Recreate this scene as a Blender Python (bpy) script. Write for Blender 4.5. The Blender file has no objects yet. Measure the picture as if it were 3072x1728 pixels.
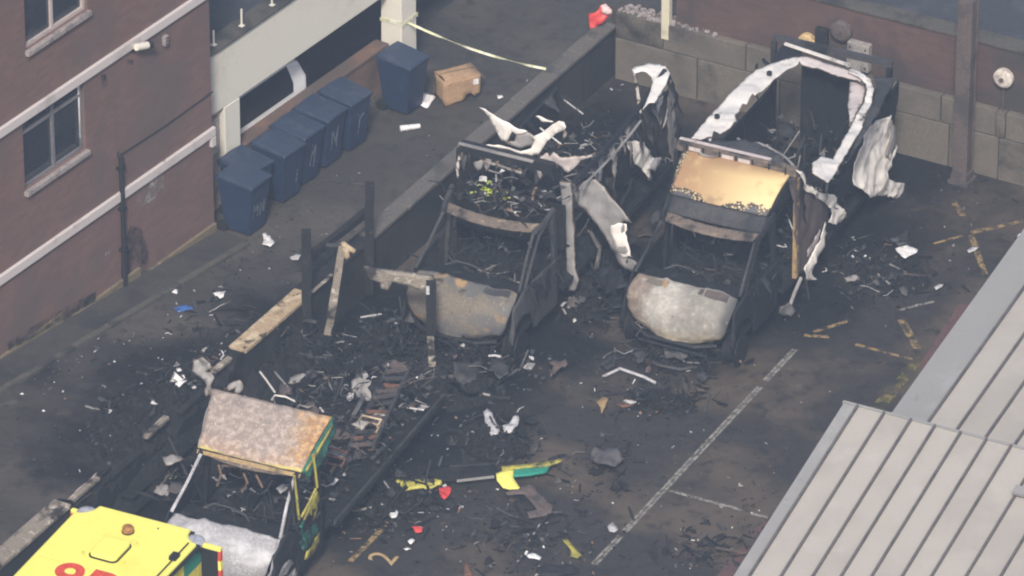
import bpy, bmesh, math, random
from mathutils import Vector, Matrix, noise
R = math.radians
rnd = random.Random(7)
scene = bpy.context.scene
COL = scene.collection

# ------------------------------------------------------------------ camera, sky, sun, exposure
PITCH, DIST, LENS = R(31.0), 115.0, 252.0
cam_d = bpy.data.cameras.new('camera'); cam = bpy.data.objects.new('camera', cam_d); COL.objects.link(cam)
cam.location = (0, -DIST * math.cos(PITCH), DIST * math.sin(PITCH))
cam.rotation_euler = (R(90) - PITCH, 0, 0)
cam_d.lens = LENS; cam_d.sensor_width = 36.0; cam_d.clip_start = 1.0; cam_d.clip_end = 2000.0
scene.camera = cam

TO_SUN = Vector((-0.05, -0.72, 0.68)).normalized()
SUN_EL = math.asin(TO_SUN.z); SUN_AZ = math.atan2(TO_SUN.x, TO_SUN.y)
world = bpy.data.worlds.new('World'); scene.world = world; world.use_nodes = True
wn = world.node_tree.nodes; wl = world.node_tree.links
sky = wn.new('ShaderNodeTexSky'); sky.sky_type = 'NISHITA'; sky.sun_disc = False
sky.sun_elevation = SUN_EL; sky.sun_rotation = SUN_AZ
sky.air_density = 1.0; sky.dust_density = 3.5; sky.ozone_density = 1.0
wl.new(sky.outputs[0], wn['Background'].inputs[0]); wn['Background'].inputs[1].default_value = 0.11
sun_d = bpy.data.lights.new('sun', 'SUN'); sun_d.energy = 3.4; sun_d.angle = R(8.0); sun_d.color = (1.0, 0.94, 0.86)
sun = bpy.data.objects.new('sun', sun_d); COL.objects.link(sun)
sun.rotation_euler = (-TO_SUN).to_track_quat('-Z', 'Y').to_euler(); sun.location = TO_SUN * 80
vs = scene.view_settings
vs.view_transform = 'Standard'; vs.look = 'None'; vs.gamma = 1.0; vs.use_curve_mapping = False; vs.exposure = 0.36
scene.cycles.use_denoising = True; scene.cycles.filter_width = 2.1
scene.cycles.max_bounces = 6; scene.cycles.diffuse_bounces = 3; scene.cycles.glossy_bounces = 2
scene.cycles.transparent_max_bounces = 8; scene.cycles.volume_bounces = 1

# ------------------------------------------------------------------ picking points of the place
FPX = LENS / 36.0 * 3072
CS, SN = math.cos(PITCH), math.sin(PITCH)
VIEWS = {'0': (0, 0, 1.19255), 'a': (0, 0, .39752), 'b': (600, 0, .39752), 'c': (1300, 0, .39752), 'd': (1900, 0, .4831),
         'e': (0, 500, .46584), 'f': (900, 400, .46584), 'g': (1700, 400, .53476), 'h': (0, 1050, .46795),
         'i': (900, 1050, .46795), 'j': (1700, 1050, .53261), 'k': (2400, 600, .41405), 'l': (900, 700, .37951),
         'm': (2300, 0, .41416), 'n': (1780, 20, .31056), 'o': (2300, 200, .51769), 'p': (450, 1050, .46802),
         'q': (0, 1400, .27174), 'r': (1350, 300, .4142)}
def ray(v, x, y):
    x0, y0, f = VIEWS[v]
    cx = (x0 + x * f - 1536) / FPX; cy = -(y0 + y * f - 864) / FPX
    return cam.location.copy(), Vector((cx, CS + cy * SN, -SN + cy * CS))
def hit(v, x, y, p, n, M=None):
    o, d = ray(v, x, y)
    if M is not None:
        Mi = M.inverted(); o = Mi @ o; d = Mi.to_3x3() @ d
    p = Vector(p); n = Vector(n)
    return o + d * ((p - o).dot(n) / d.dot(n))
def gz(v, x, y, z=0.0):
    return hit(v, x, y, (0, 0, z), (0, 0, 1))

# ------------------------------------------------------------------ mesh building
class MB:
    def __init__(s): s.v = []; s.f = []; s.m = []
    def add(s, vs_, fs, mi=0):
        b = len(s.v); s.v += [tuple(q) for q in vs_]
        for f in fs: s.f.append(tuple(b + i for i in f)); s.m.append(mi)
    def box(s, c, size, rot=None, mi=0):
        hx, hy, hz = [k / 2 for k in size]; c = Vector(c)
        p = [Vector((a, b, d)) for a in (-hx, hx) for b in (-hy, hy) for d in (-hz, hz)]
        if rot is not None: p = [rot @ q for q in p]
        s.add([q + c for q in p], [(0, 1, 3, 2), (4, 6, 7, 5), (0, 4, 5, 1), (2, 3, 7, 6), (0, 2, 6, 4), (1, 5, 7, 3)], mi)
    def bar(s, a, b, w, h, up=(0, 0, 1), mi=0):
        a = Vector(a); b = Vector(b); d = (b - a)
        L = d.length
        if L < 1e-6: return
        d /= L; u = Vector(up); sd = d.cross(u)
        if sd.length < 1e-3: sd = d.cross(Vector((1, 0, 0)))
        sd.normalize(); u = sd.cross(d)
        p = []
        for q in (a, b):
            for i, j in ((-1, -1), (1, -1), (1, 1), (-1, 1)): p.append(q + sd * (i * w / 2) + u * (j * h / 2))
        s.add(p, [(3, 2, 1, 0), (4, 5, 6, 7), (0, 1, 5, 4), (1, 2, 6, 5), (2, 3, 7, 6), (3, 0, 4, 7)], mi)
    def tube(s, pts, r, n=6, mi=0, closed=False):
        pts = [Vector(p) for p in pts]; k = len(pts); rr = r if isinstance(r, (list, tuple)) else [r] * k
        rings = []
        for i, p in enumerate(pts):
            a = pts[max(i - 1, 0)]; b = pts[min(i + 1, k - 1)]; d = (b - a).normalized()
            u = Vector((0, 0, 1)) if abs(d.z) < .9 else Vector((1, 0, 0))
            sd = d.cross(u).normalized(); u = sd.cross(d)
            rings.append([p + sd * math.cos(t * 2 * math.pi / n) * rr[i] + u * math.sin(t * 2 * math.pi / n) * rr[i] for t in range(n)])
        fs = []
        for i in range(k - 1):
            for t in range(n):
                fs.append((i * n + t, i * n + (t + 1) % n, (i + 1) * n + (t + 1) % n, (i + 1) * n + t))
        fs.append(tuple(range(n - 1, -1, -1))); fs.append(tuple(range((k - 1) * n, k * n)))
        s.add([q for r_ in rings for q in r_], fs, mi)
    def lathe(s, prof, c, ax='z', n=16, mi=0):
        c = Vector(c); vs_ = []
        for (r_, h) in prof:
            for t in range(n):
                a = t * 2 * math.pi / n
                q = Vector((r_ * math.cos(a), r_ * math.sin(a), h))
                if ax == 'x': q = Vector((q.z, q.x, q.y))
                if ax == 'y': q = Vector((q.x, q.z, q.y))
                vs_.append(c + q)
        fs = []
        for i in range(len(prof) - 1):
            for t in range(n): fs.append((i * n + t, i * n + (t + 1) % n, (i + 1) * n + (t + 1) % n, (i + 1) * n + t))
        fs.append(tuple(range(n - 1, -1, -1))); fs.append(tuple(range((len(prof) - 1) * n, len(prof) * n)))
        s.add(vs_, fs, mi)
    def prism(s, poly, off, mi=0):
        poly = [Vector(p) for p in poly]; off = Vector(off); n = len(poly)
        s.add(poly + [p + off for p in poly], [tuple(range(n - 1, -1, -1)), tuple(range(n, 2 * n))] +
              [(i, (i + 1) % n, n + (i + 1) % n, n + i) for i in range(n)], mi)
    def grid(s, fn, nu, nv, mi=0):
        s.add([fn(i / nu, j / nv) for j in range(nv + 1) for i in range(nu + 1)],
              [(j * (nu + 1) + i, j * (nu + 1) + i + 1, (j + 1) * (nu + 1) + i + 1, (j + 1) * (nu + 1) + i) for j in range(nv) for i in range(nu)], mi)
    def build(s, name, mats, parent=None, origin=None, smooth=False, bevel=0, thick=0, fix=True):
        me = bpy.data.meshes.new(name)
        o0 = Vector(origin) if origin is not None else Vector((0, 0, 0))
        me.from_pydata([tuple(Vector(q) - o0) for q in s.v], [], s.f)
        if not isinstance(mats, (list, tuple)): mats = [mats]
        for m in mats: me.materials.append(MAT[m])
        for p, mi in zip(me.polygons, s.m): p.material_index = min(mi, len(mats) - 1)
        if fix and not thick:
            bm = bmesh.new(); bm.from_mesh(me); bmesh.ops.recalc_face_normals(bm, faces=bm.faces); bm.to_mesh(me); bm.free()
        if smooth:
            for p in me.polygons: p.use_smooth = True
        ob = bpy.data.objects.new(name, me); COL.objects.link(ob)
        if parent is not None: ob.parent = parent
        ob.location = o0
        if thick:
            md = ob.modifiers.new('solid', 'SOLIDIFY'); md.thickness = thick; md.offset = 0
        if bevel:
            md = ob.modifiers.new('bevel', 'BEVEL'); md.width = bevel; md.segments = 2; md.limit_method = 'ANGLE'
        return ob

def tag(o, label=None, cat=None, group=None, kind=None):
    if label: o['label'] = label
    if cat: o['category'] = cat
    if group: o['group'] = group
    if kind: o['kind'] = kind
    return o
def empty(name, loc, rz=0):
    o = bpy.data.objects.new(name, None); COL.objects.link(o); o.location = loc; o.rotation_euler = (0, 0, rz); o.empty_display_size = .2
    return o
def mtx(o):
    return Matrix.Translation(o.location) @ Matrix.Rotation(o.rotation_euler.z, 4, 'Z')
def copy_tree(o, parent=None):
    c = o.copy(); COL.objects.link(c); c.parent = parent
    for ch in [q for q in bpy.data.objects if q.parent == o]: copy_tree(ch, c)
    return c

def sheet_mesh(pts, cuts=2, amp=.03, freq=3.0, seed=0, jag=0):
    """a crumpled metal sheet with the outline pts (any 3D polygon, nearly planar)"""
    bm = bmesh.new()
    vs_ = [bm.verts.new(p) for p in pts]
    f = bm.faces.new(vs_); bm.normal_update(); nrm = f.normal.copy()
    bmesh.ops.triangulate(bm, faces=[f], quad_method='BEAUTY', ngon_method='BEAUTY')
    for _ in range(cuts):
        es = [e for e in bm.edges if e.calc_length() > .09]
        if not es: break
        bmesh.ops.subdivide_edges(bm, edges=es, cuts=1, use_grid_fill=False)
        bmesh.ops.triangulate(bm, faces=bm.faces[:])
    off = Vector((seed * 7.31, seed * 3.17, seed * 1.7))
    if jag:
        for v in bm.verts:
            if v.is_boundary:
                d = Vector((noise.noise(v.co * 14 + off), noise.noise(v.co * 14 - off), noise.noise(v.co * 14 + off * 3)))
                d -= nrm * d.dot(nrm); v.co += d * jag
    for v in bm.verts:
        n1 = noise.noise(v.co * freq + off); n2 = noise.noise(v.co * freq * 3.1 + off)
        v.co += nrm * amp * (n1 * 1.6 + n2 * .7) + Vector((noise.noise(v.co * 9 + off), noise.noise(v.co * 9 - off), noise.noise(v.co * 9 + off * 2))) * amp * .25
    return bm
SEED = [0]
def sheet(name, pts, m, parent=None, thick=.008, amp=.03, freq=3.0, cuts=2, origin=None, smooth=True, jag=0):
    SEED[0] += 1
    bm = sheet_mesh(pts, cuts, amp, freq, SEED[0], jag)
    o0 = Vector(origin) if origin is not None else Vector((0, 0, 0))
    for v in bm.verts: v.co -= o0
    ed = [1.0 if v.is_boundary else 0.0 for v in bm.verts]
    me = bpy.data.meshes.new(name); bm.to_mesh(me); bm.free(); me.materials.append(MAT[m])
    at = me.attributes.new('burnt_edge', 'FLOAT', 'POINT'); at.data.foreach_set('value', ed)
    if smooth:
        for p in me.polygons: p.use_smooth = True
    ob = bpy.data.objects.new(name, me); COL.objects.link(ob); ob.parent = parent; ob.location = o0
    md = ob.modifiers.new('solid', 'SOLIDIFY'); md.thickness = thick; md.offset = 0
    return ob

# ------------------------------------------------------------------ materials
MAT = {}
def nodes(name):
    m = bpy.data.materials.new(name); m.use_nodes = True; MAT[name] = m
    nt = m.node_tree; return m, nt, nt.nodes, nt.links, nt.nodes['Principled BSDF']
def rgba(c): return (c[0], c[1], c[2], 1)
def tex_noise(N, L, co, scale, detail=6, rough=.6, dist=0):
    t = N.new('ShaderNodeTexNoise'); t.inputs['Scale'].default_value = scale; t.inputs['Detail'].default_value = detail
    t.inputs['Roughness'].default_value = rough; t.inputs['Distortion'].default_value = dist
    if co is not None: L.new(co, t.inputs['Vector'])
    return t.outputs[0]
def ramp(N, L, src, lo, hi):
    r = N.new('ShaderNodeMapRange'); r.interpolation_type = 'SMOOTHSTEP'
    r.inputs['From Min'].default_value = lo; r.inputs['From Max'].default_value = hi
    L.new(src, r.inputs['Value']); return r.outputs[0]
def mix(N, L, fac, a, b):
    x = N.new('ShaderNodeMix'); x.data_type = 'RGBA'
    if isinstance(fac, (int, float)): x.inputs[0].default_value = fac
    else: L.new(fac, x.inputs[0])
    for k, c in ((6, a), (7, b)):
        if isinstance(c, tuple): x.inputs[k].default_value = rgba(c)
        else: L.new(c, x.inputs[k])
    return x.outputs[2]
def pm(name, base, layers=(), rough=.7, metal=0.0, bump=0.0, bscale=30, spec=.3, var=1.0, streak=None, edge=False):
    """base colour + layers (colour, noise scale, lo, hi[, distortion]); fine noise always varies the value"""
    m, nt, N, L, P = nodes(name)
    co = N.new('ShaderNodeTexCoord').outputs['Object']
    oi = N.new('ShaderNodeObjectInfo'); mp = N.new('ShaderNodeVectorMath'); mp.operation = 'MULTIPLY_ADD'
    L.new(co, mp.inputs[0]); mp.inputs[1].default_value = streak or (1, 1, 1)
    sc = N.new('ShaderNodeMath'); sc.operation = 'MULTIPLY'; sc.inputs[1].default_value = 37.0; L.new(oi.outputs['Random'], sc.inputs[0])
    L.new(sc.outputs[0], mp.inputs[2]); co = mp.outputs[0]
    fine = tex_noise(N, L, co, bscale, 4, .7)
    col = mix(N, L, ramp(N, L, fine, .3, .7), tuple(c * (1 - .28 * var) for c in base), tuple(min(1, c * (1 + .22 * var)) for c in base))
    for i, ly in enumerate(layers):
        c, s_, lo, hi = ly[:4]; dist = ly[4] if len(ly) > 4 else 0
        f = ramp(N, L, tex_noise(N, L, co, s_, 7, .65, dist), lo, hi)
        col = mix(N, L, f, col, c)
    if edge:
        at = N.new('ShaderNodeAttribute'); at.attribute_name = 'burnt_edge'
        ad = N.new('ShaderNodeMath'); ad.operation = 'MULTIPLY_ADD'; L.new(tex_noise(N, L, co, 3.5, 6, .7), ad.inputs[0]); ad.inputs[1].default_value = 1.5; L.new(at.outputs['Fac'], ad.inputs[2])
        col = mix(N, L, ramp(N, L, ad.outputs[0], 1.30, 1.70), col, (.20, .15, .115))
        col = mix(N, L, ramp(N, L, ad.outputs[0], 1.62, 1.95), col, (.02, .02, .022))
    L.new(col, P.inputs['Base Color'])
    P.inputs['Roughness'].default_value = rough; P.inputs['Metallic'].default_value = metal
    P.inputs['Specular IOR Level'].default_value = spec
    if bump:
        b = N.new('ShaderNodeBump'); b.inputs['Strength'].default_value = bump; b.inputs['Distance'].default_value = .02
        L.new(fine, b.inputs['Height']); L.new(b.outputs[0], P.inputs['Normal'])
    return m
BLK = (.012, .013, .016); ASH = (.30, .29, .29); SOOT = (.022, .022, .025)
pm('asphalt_yard_plain', (.038, .037, .038), [((.082, .070, .058), .45, .50, .72), ((.018, .019, .022), .55, .50, .66, .2), ((.11, .105, .10), 9, .66, .74), ((.014, .015, .018), 2.1, .56, .72)], rough=.62, bump=.5, bscale=45, spec=.35)
pm('asphalt_alley', (.068, .064, .062), [((.045, .045, .048), .5, .45, .65, .5), ((.095, .088, .08), 1.1, .58, .72), ((.02, .021, .025), 1.3, .62, .75, 1), ((.16, .15, .15), 14, .70, .76)], rough=.8, bump=.4, bscale=50)
pm('asphalt_far', (.05, .05, .052), [((.035, .036, .04), .3, .45, .6)], rough=.85, bump=.3, bscale=40)
pm('pavement', (.055, .051, .047), [((.026, .026, .027), .9, .46, .66), ((.078, .072, .063), 3, .6, .75)], rough=.85, bump=.4)
pm('kerbstone', (.085, .078, .066), [((.035, .034, .033), 1.6, .46, .65)], rough=.85, bump=.3)
pm('plinth', (.17, .135, .085), [((.08, .07, .055), 2.5, .5, .68)], rough=.85, bump=.3)
pm('band_paint', (.56, .505, .49), [((.40, .36, .34), 1.3, .50, .72), ((.24, .21, .195), 4, .64, .76)], rough=.65, bump=.1, var=.15)
pm('white_paint', (.66, .625, .545), [((.52, .48, .40), 1.0, .50, .75), ((.28, .25, .18), 5, .69, .77)], rough=.65, bump=.1, var=.15)
pm('cream_paint', (.60, .56, .42), [((.45, .40, .28), 2, .52, .7)], rough=.6, bump=.1, var=.15)
pm('window_frame', (.42, .36, .34), [((.25, .22, .21), 3, .55, .7)], rough=.5, var=.15)
pm('frame_dark', (.16, .15, .16), [((.09, .085, .09), 3, .5, .7)], rough=.5)
pm('sill_stone', (.30, .26, .25), [((.15, .13, .13), 4, .5, .65)], rough=.8, bump=.2)
pm('glass_dark', (.022, .027, .035), [((.06, .07, .085), 2.2, .55, .7)], rough=.12, spec=.6)
pm('curtain', (.62, .60, .62), [((.42, .41, .45), 6, .5, .65)], rough=.8)
pm('black_plastic', (.018, .018, .02), rough=.5)
pm('soot', SOOT, [((.05, .05, .052), 4, .55, .7)], rough=.9, bump=.3)
pm('concrete_wall', (.115, .105, .095), [((.05, .05, .052), .9, .50, .68, .4), ((.19, .165, .135), 3.5, .58, .74)], rough=.85, bump=.5)
pm('wall_face', (.035, .032, .031), [((.016, .017, .02), .8, .42, .6, .5)], rough=.9, bump=.4)
pm('block_concrete', (.145, .126, .102), [((.11, .097, .082), 1.2, .45, .64), ((.022, .022, .023), .5, .50, .68), ((.17, .148, .12), 5, .62, .76)], rough=.9, bump=.4, var=.7)
pm('block_joint', (.055, .049, .042), rough=.9)
pm('ash_white', (.55, .53, .52), [((.34, .33, .34), 3, .5, .7)], rough=.9, bump=.3)
pm('scorched_wood', (.40, .30, .19), [((.58, .48, .34), 3.5, .5, .66), ((.05, .038, .03), 3.2, .55, .64), ((.13, .09, .065), 1.8, .54, .7)], rough=.85, bump=.5)
pm('grey_wood', (.25, .215, .175), [((.55, .49, .41), 4.5, .54, .64), ((.03, .027, .026), 2.2, .49, .63)], rough=.85, bump=.5)
pm('charred_wood', (.014, .014, .016), [((.045, .043, .045), 6, .55, .7), ((.12, .11, .11), 12, .68, .76)], rough=.8, bump=.8, bscale=40)
pm('bin_plastic', (.014, .028, .066), [((.022, .039, .080), 3, .5, .7), ((.030, .031, .036), 2, .60, .75)], rough=.5, spec=.35)
pm('bin_lid', (.026, .040, .075), [((.045, .058, .088), 4, .5, .7), ((.05, .05, .052), 3, .6, .75)], rough=.5, spec=.4)
pm('bin_paint', (.14, .16, .19), [((.03, .04, .06), 14, .48, .62)], rough=.6)
pm('cardboard', (.36, .235, .14), [((.28, .175, .105), 3, .5, .68)], rough=.85)
pm('paper', (.72, .70, .70), [((.5, .48, .48), 6, .52, .68)], rough=.8)
pm('tape', (.62, .62, .40), [((.75, .74, .66), 5, .5, .6)], rough=.4)
pm('red_cloth', (.62, .06, .055), [((.72, .30, .28), 4, .55, .7)], rough=.7)
pm('pale_pink', (.62, .48, .46), [((.4, .3, .3), 5, .5, .7)], rough=.7)
pm('blue_cloth', (.05, .13, .38), [((.25, .36, .6), 9, .55, .68)], rough=.6)
pm('line_white', (.42, .41, .385), rough=.8)
pm('line_yellow', (.42, .30, .15), rough=.8)
# vehicles
pm('burnt_steel', (.017, .018, .021), [((.045, .043, .044), 1.8, .54, .70), ((.008, .008, .009), 4, .55, .7), ((.11, .095, .085), 9, .68, .76)], rough=.6, metal=.2, bump=.5, bscale=25, streak=(1, 1, .6))
pm('burnt_steel_grey', (.06, .059, .061), [((.02, .021, .024), 1.3, .44, .64), ((.13, .12, .115), 5, .62, .74), ((.012, .012, .014), 3.5, .60, .72)], rough=.65, metal=.15, bump=.4, bscale=25, streak=(1, 1, .6))
pm('hood_tan', (.17, .145, .112), [((.115, .113, .113), 1.3, .44, .56), ((.36, .235, .12), 1.7, .52, .64), ((.045, .036, .032), 5, .60, .68), ((.27, .24, .20), 12, .6, .7)], rough=.75, bump=.4, bscale=35)
pm('hood_ash', (.33, .305, .27), [((.50, .47, .42), 2.2, .48, .70), ((.20, .155, .12), 1.6, .52, .70), ((.62, .60, .56), 9, .60, .70), ((.16, .14, .125), 16, .58, .68)], rough=.85, bump=.5, bscale=40, var=1.3)
pm('hood_grey', (.36, .35, .36), [((.56, .55, .56), 2.4, .46, .68), ((.15, .15, .16), 2.0, .58, .74), ((.62, .61, .62), 12, .60, .70)], rough=.85, bump=.5, bscale=35, var=1.2)
pm('bare_aluminium', (.72, .68, .63), [((.54, .51, .49), 1.3, .46, .70), ((.26, .235, .22), 2.0, .58, .72), ((.02, .02, .022), 1.4, .60, .70)], rough=.55, metal=.1, bump=.1, bscale=10, spec=.4, var=.25, streak=(1.3, 1.3, .55), edge=True)
pm('pale_skin', (.80, .75, .69), [((.62, .58, .55), 1.5, .50, .72), ((.30, .26, .235), 2.2, .62, .74), ((.03, .03, .032), 1.6, .64, .72)], rough=.55, metal=.05, bump=.08, bscale=10, spec=.4, var=.2, streak=(1.2, 1.2, .6))
pm('pink_aluminium', (.56, .49, .475), [((.68, .63, .60), 2.2, .5, .7), ((.20, .15, .15), 2.0, .57, .70), ((.02, .02, .022), 2.2, .60, .70)], rough=.55, metal=.1, bump=.1, bscale=10, var=.25, streak=(1.3, 1.3, .6), edge=True)
pm('dull_aluminium', (.32, .305, .295), [((.20, .195, .19), 1.2, .45, .7), ((.03, .03, .033), 1.5, .55, .68), ((.52, .49, .46), 4, .66, .76)], rough=.55, metal=.15, bump=.12, bscale=12, var=.4, streak=(1.4, 1.4, .5), edge=True)
pm('scorched_edge', (.36, .25, .12), [((.10, .075, .05), 4, .5, .66), ((.5, .42, .26), 8, .6, .72)], rough=.7, bump=.3)
pm('header_rust', (.15, .118, .095), [((.30, .225, .16), 7, .55, .68), ((.035, .032, .032), 3, .48, .64), ((.36, .31, .26), 20, .64, .72)], rough=.85, bump=.7)
pm('yellow_worn', (.52, .47, .10), [((.30, .28, .07), 3, .5, .66), ((.05, .048, .03), 5, .60, .7)], rough=.6, bump=.3)
pm('green_livery', (.025, .15, .11), [((.012, .04, .038), 2.5, .46, .62), ((.10, .26, .21), 7, .58, .70), ((.016, .017, .02), 3.2, .56, .66)], rough=.6, bump=.3)
pm('yellow_livery', (.42, .37, .07), [((.20, .19, .06), 2.5, .46, .62), ((.035, .034, .028), 3.2, .53, .65), ((.60, .54, .14), 9, .62, .7)], rough=.65, bump=.3)
pm('yellow_clean', (.86, .80, .17), [((.80, .72, .13), 1.2, .5, .7)], rough=.35, spec=.4, var=.15)
pm('yellow_shade', (.72, .62, .10), rough=.4)  # darker copy of the roof yellow, with the flank's shade in its colour
pm('green_clean', (.02, .24, .17), rough=.35)
pm('red_print', (.62, .07, .045), rough=.5)
pm('amber_lens', (.34, .16, .04), [((.22, .09, .03), 10, .5, .6)], rough=.3)
pm('clear_lens', (.40, .41, .45), [((.26, .27, .31), 7, .5, .62)], rough=.3, spec=.5)
pm('rubber', (.013, .013, .014), rough=.8)
pm('rust', (.17, .085, .055), [((.08, .05, .04), 6, .5, .65)], rough=.9, bump=.4)
pm('char', (.009, .0095, .011), [((.03, .03, .033), 5, .56, .68), ((.09, .09, .092), 13, .66, .73)], rough=.85, bump=.8, bscale=22)
pm('ash_grey', (.085, .085, .088), [((.04, .04, .043), 5, .5, .65)], rough=.9, bump=.3)
pm('scrap_pale', (.50, .49, .50), [((.32, .31, .32), 8, .5, .65)], rough=.7)
pm('scrap_bright', (.74, .73, .72), rough=.6)
pm('scrap_brown', (.20, .13, .085), [((.10, .07, .05), 6, .5, .65)], rough=.85)
pm('hivis', (.50, .62, .05), [((.72, .74, .25), 12, .5, .62), ((.06, .09, .02), 8, .56, .66)], rough=.6)
pm('brown_metal', (.11, .085, .078), [((.06, .055, .055), 2, .48, .66), ((.18, .12, .095), 5, .6, .74)], rough=.75, bump=.3)
pm('meter_box', (.30, .275, .255), [((.17, .155, .15), 4, .5, .66)], rough=.7)
pm('disc_ochre', (.50, .36, .18), [((.3, .2, .1), 7, .5, .65)], rough=.6)
pm('disc_pale', (.58, .52, .46), [((.36, .31, .28), 8, .5, .64)], rough=.6)
pm('roof_metal', (.375, .346, .312), [((.33, .302, .272), .5, .44, .64), ((.405, .38, .35), 1.6, .55, .78), ((.24, .225, .205), 4, .66, .78)], rough=.55, spec=.3, var=.15)
pm('roof_flash', (.255, .25, .243), [((.30, .295, .288), .9, .5, .7), ((.18, .175, .17), 3, .6, .75)], rough=.7, spec=.15, var=.15)
pm('roof_seam', (.115, .105, .105), [((.075, .07, .07), 4, .5, .65)], rough=.6)
pm('flat_roof', (.045, .05, .058), [((.065, .068, .075), 1.0, .5, .65)], rough=.85, bump=.3)
pm('car_white', (.84, .83, .82), [((.76, .75, .74), 2, .5, .7)], rough=.3, spec=.5, var=.1)
pm('car_glass', (.006, .007, .009), rough=.25, spec=.2)
pm('red_kerb', (.12, .066, .062), [((.06, .05, .05), 2, .5, .65)], rough=.85, bump=.3)

def mat_brick(name, c1, c2, mort, soot):
    m, nt, N, L, P = nodes(name)
    tc = N.new('ShaderNodeTexCoord').outputs['Object']
    sp = N.new('ShaderNodeSeparateXYZ'); L.new(tc, sp.inputs[0])
    cb = N.new('ShaderNodeCombineXYZ'); ad = N.new('ShaderNodeMath'); ad.operation = 'ADD'
    L.new(sp.outputs[0], ad.inputs[0]); L.new(sp.outputs[1], ad.inputs[1]); L.new(ad.outputs[0], cb.inputs[0]); L.new(sp.outputs[2], cb.inputs[1])
    bt = N.new('ShaderNodeTexBrick'); L.new(cb.outputs[0], bt.inputs['Vector'])
    bt.inputs['Color1'].default_value = rgba(c1); bt.inputs['Color2'].default_value = rgba(c2); bt.inputs['Mortar'].default_value = rgba(mort)
    bt.inputs['Scale'].default_value = 1.0; bt.inputs['Mortar Size'].default_value = .006; bt.inputs['Mortar Smooth'].default_value = .3
    bt.inputs['Brick Width'].default_value = .225; bt.inputs['Row Height'].default_value = .075; bt.inputs['Bias'].default_value = -.1
    n1 = tex_noise(N, L, tc, .55, 5, .6, .5); n2 = tex_noise(N, L, tc, 1.6, 6, .65)
    col = mix(N, L, ramp(N, L, n1, .42, .66), bt.outputs[0], soot)
    f2 = N.new('ShaderNodeMath'); f2.operation = 'MULTIPLY'; f2.inputs[1].default_value = .5; L.new(ramp(N, L, n2, .5, .75), f2.inputs[0])
    col = mix(N, L, f2.outputs[0], col, tuple(k * 1.45 for k in c1))
    L.new(col, P.inputs['Base Color']); P.inputs['Roughness'].default_value = .85; P.inputs['Specular IOR Level'].default_value = .2
    b = N.new('ShaderNodeBump'); b.inputs['Strength'].default_value = .35; b.inputs['Distance'].default_value = .01; L.new(bt.outputs[1], b.inputs['Height'])
    b.invert = True; L.new(b.outputs[0], P.inputs['Normal'])
mat_brick('brick_red', (.150, .086, .074), (.180, .107, .092), (.152, .115, .100), (.122, .090, .079))
mat_brick('brick_dark', (.095, .058, .052), (.12, .072, .062), (.09, .07, .065), (.05, .047, .046))
mat_brick('brick_low', (.17, .10, .075), (.20, .12, .09), (.15, .12, .10), (.10, .078, .066))

def mat_worn(name, src, lo, hi, scale):
    """paint or stain with real gaps where it has worn away"""
    m, nt, N, L, P = nodes(name)
    tc = N.new('ShaderNodeTexCoord').outputs['Object']
    c = src; L.new(mix(N, L, ramp(N, L, tex_noise(N, L, tc, 6, 5), .4, .65), c, tuple(k * .6 for k in c)), P.inputs['Base Color'])
    P.inputs['Roughness'].default_value = .85; P.inputs['Specular IOR Level'].default_value = .2
    L.new(ramp(N, L, tex_noise(N, L, tc, scale, 8, .75), lo, hi), P.inputs['Alpha'])
mat_worn('worn_white', (.30, .285, .255), .32, .60, 10)
mat_worn('worn_yellow', (.46, .32, .15), .42, .60, 6)
mat_worn('worn_moss', (.20, .17, .07), .44, .66, 4)
mat_worn('stain_dark', (.022, .024, .03), .36, .66, 2.2)
mat_worn('stain_pale', (.36, .32, .30), .40, .66, 5)
mat_worn('smudge_dark', (.10, .085, .03), .50, .85, 3)
mat_worn('stain_scorch', (.012, .013, .016), .40, .60, 1.4)

def mat_deflector():
    m, nt, N, L, P = nodes('panel_toasted')
    tc = N.new('ShaderNodeTexCoord').outputs['Object']
    sp = N.new('ShaderNodeSeparateXYZ'); L.new(tc, sp.inputs[0])
    # toasted paint: paler towards the unburnt side, blistered towards the lower lip
    g = ramp(N, L, sp.outputs[0], -.85, .9)
    wob = tex_noise(N, L, tc, 3.0, 6, .6)
    col = mix(N, L, g, (.34, .20, .10), (.72, .55, .27))
    top = ramp(N, L, sp.outputs[2], 2.40, 2.52); col = mix(N, L, top, col, (.30, .18, .095))
    col = mix(N, L, ramp(N, L, wob, .5, .72), col, (.52, .36, .18))
    h = N.new('ShaderNodeMath'); h.operation = 'MULTIPLY_ADD'; L.new(wob, h.inputs[0]); h.inputs[1].default_value = .55; L.new(sp.outputs[2], h.inputs[2])
    col = mix(N, L, ramp(N, L, tex_noise(N, L, tc, 1.4, 7, .7), .54, .72), col, (.26, .17, .10))
    low = ramp(N, L, h.outputs[0], 2.43, 2.40)
    vor = N.new('ShaderNodeTexVoronoi'); vor.inputs['Scale'].default_value = 26; L.new(tc, vor.inputs['Vector'])
    bl = mix(N, L, ramp(N, L, vor.outputs[0], .25, .55), (.62, .50, .30), (.05, .035, .025))
    col = mix(N, L, low, col, bl)
    low2 = ramp(N, L, h.outputs[0], 2.345, 2.32)
    col = mix(N, L, low2, col, (.075, .075, .082))
    edge = ramp(N, L, sp.outputs[0], -.78, -.86)
    col = mix(N, L, edge, col, bl)
    L.new(col, P.inputs['Base Color']); P.inputs['Roughness'].default_value = .55
    b = N.new('ShaderNodeBump'); b.inputs['Strength'].default_value = .4; b.inputs['Distance'].default_value = .02; L.new(wob, b.inputs['Height']); L.new(b.outputs[0], P.inputs['Normal'])
mat_deflector()
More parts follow.
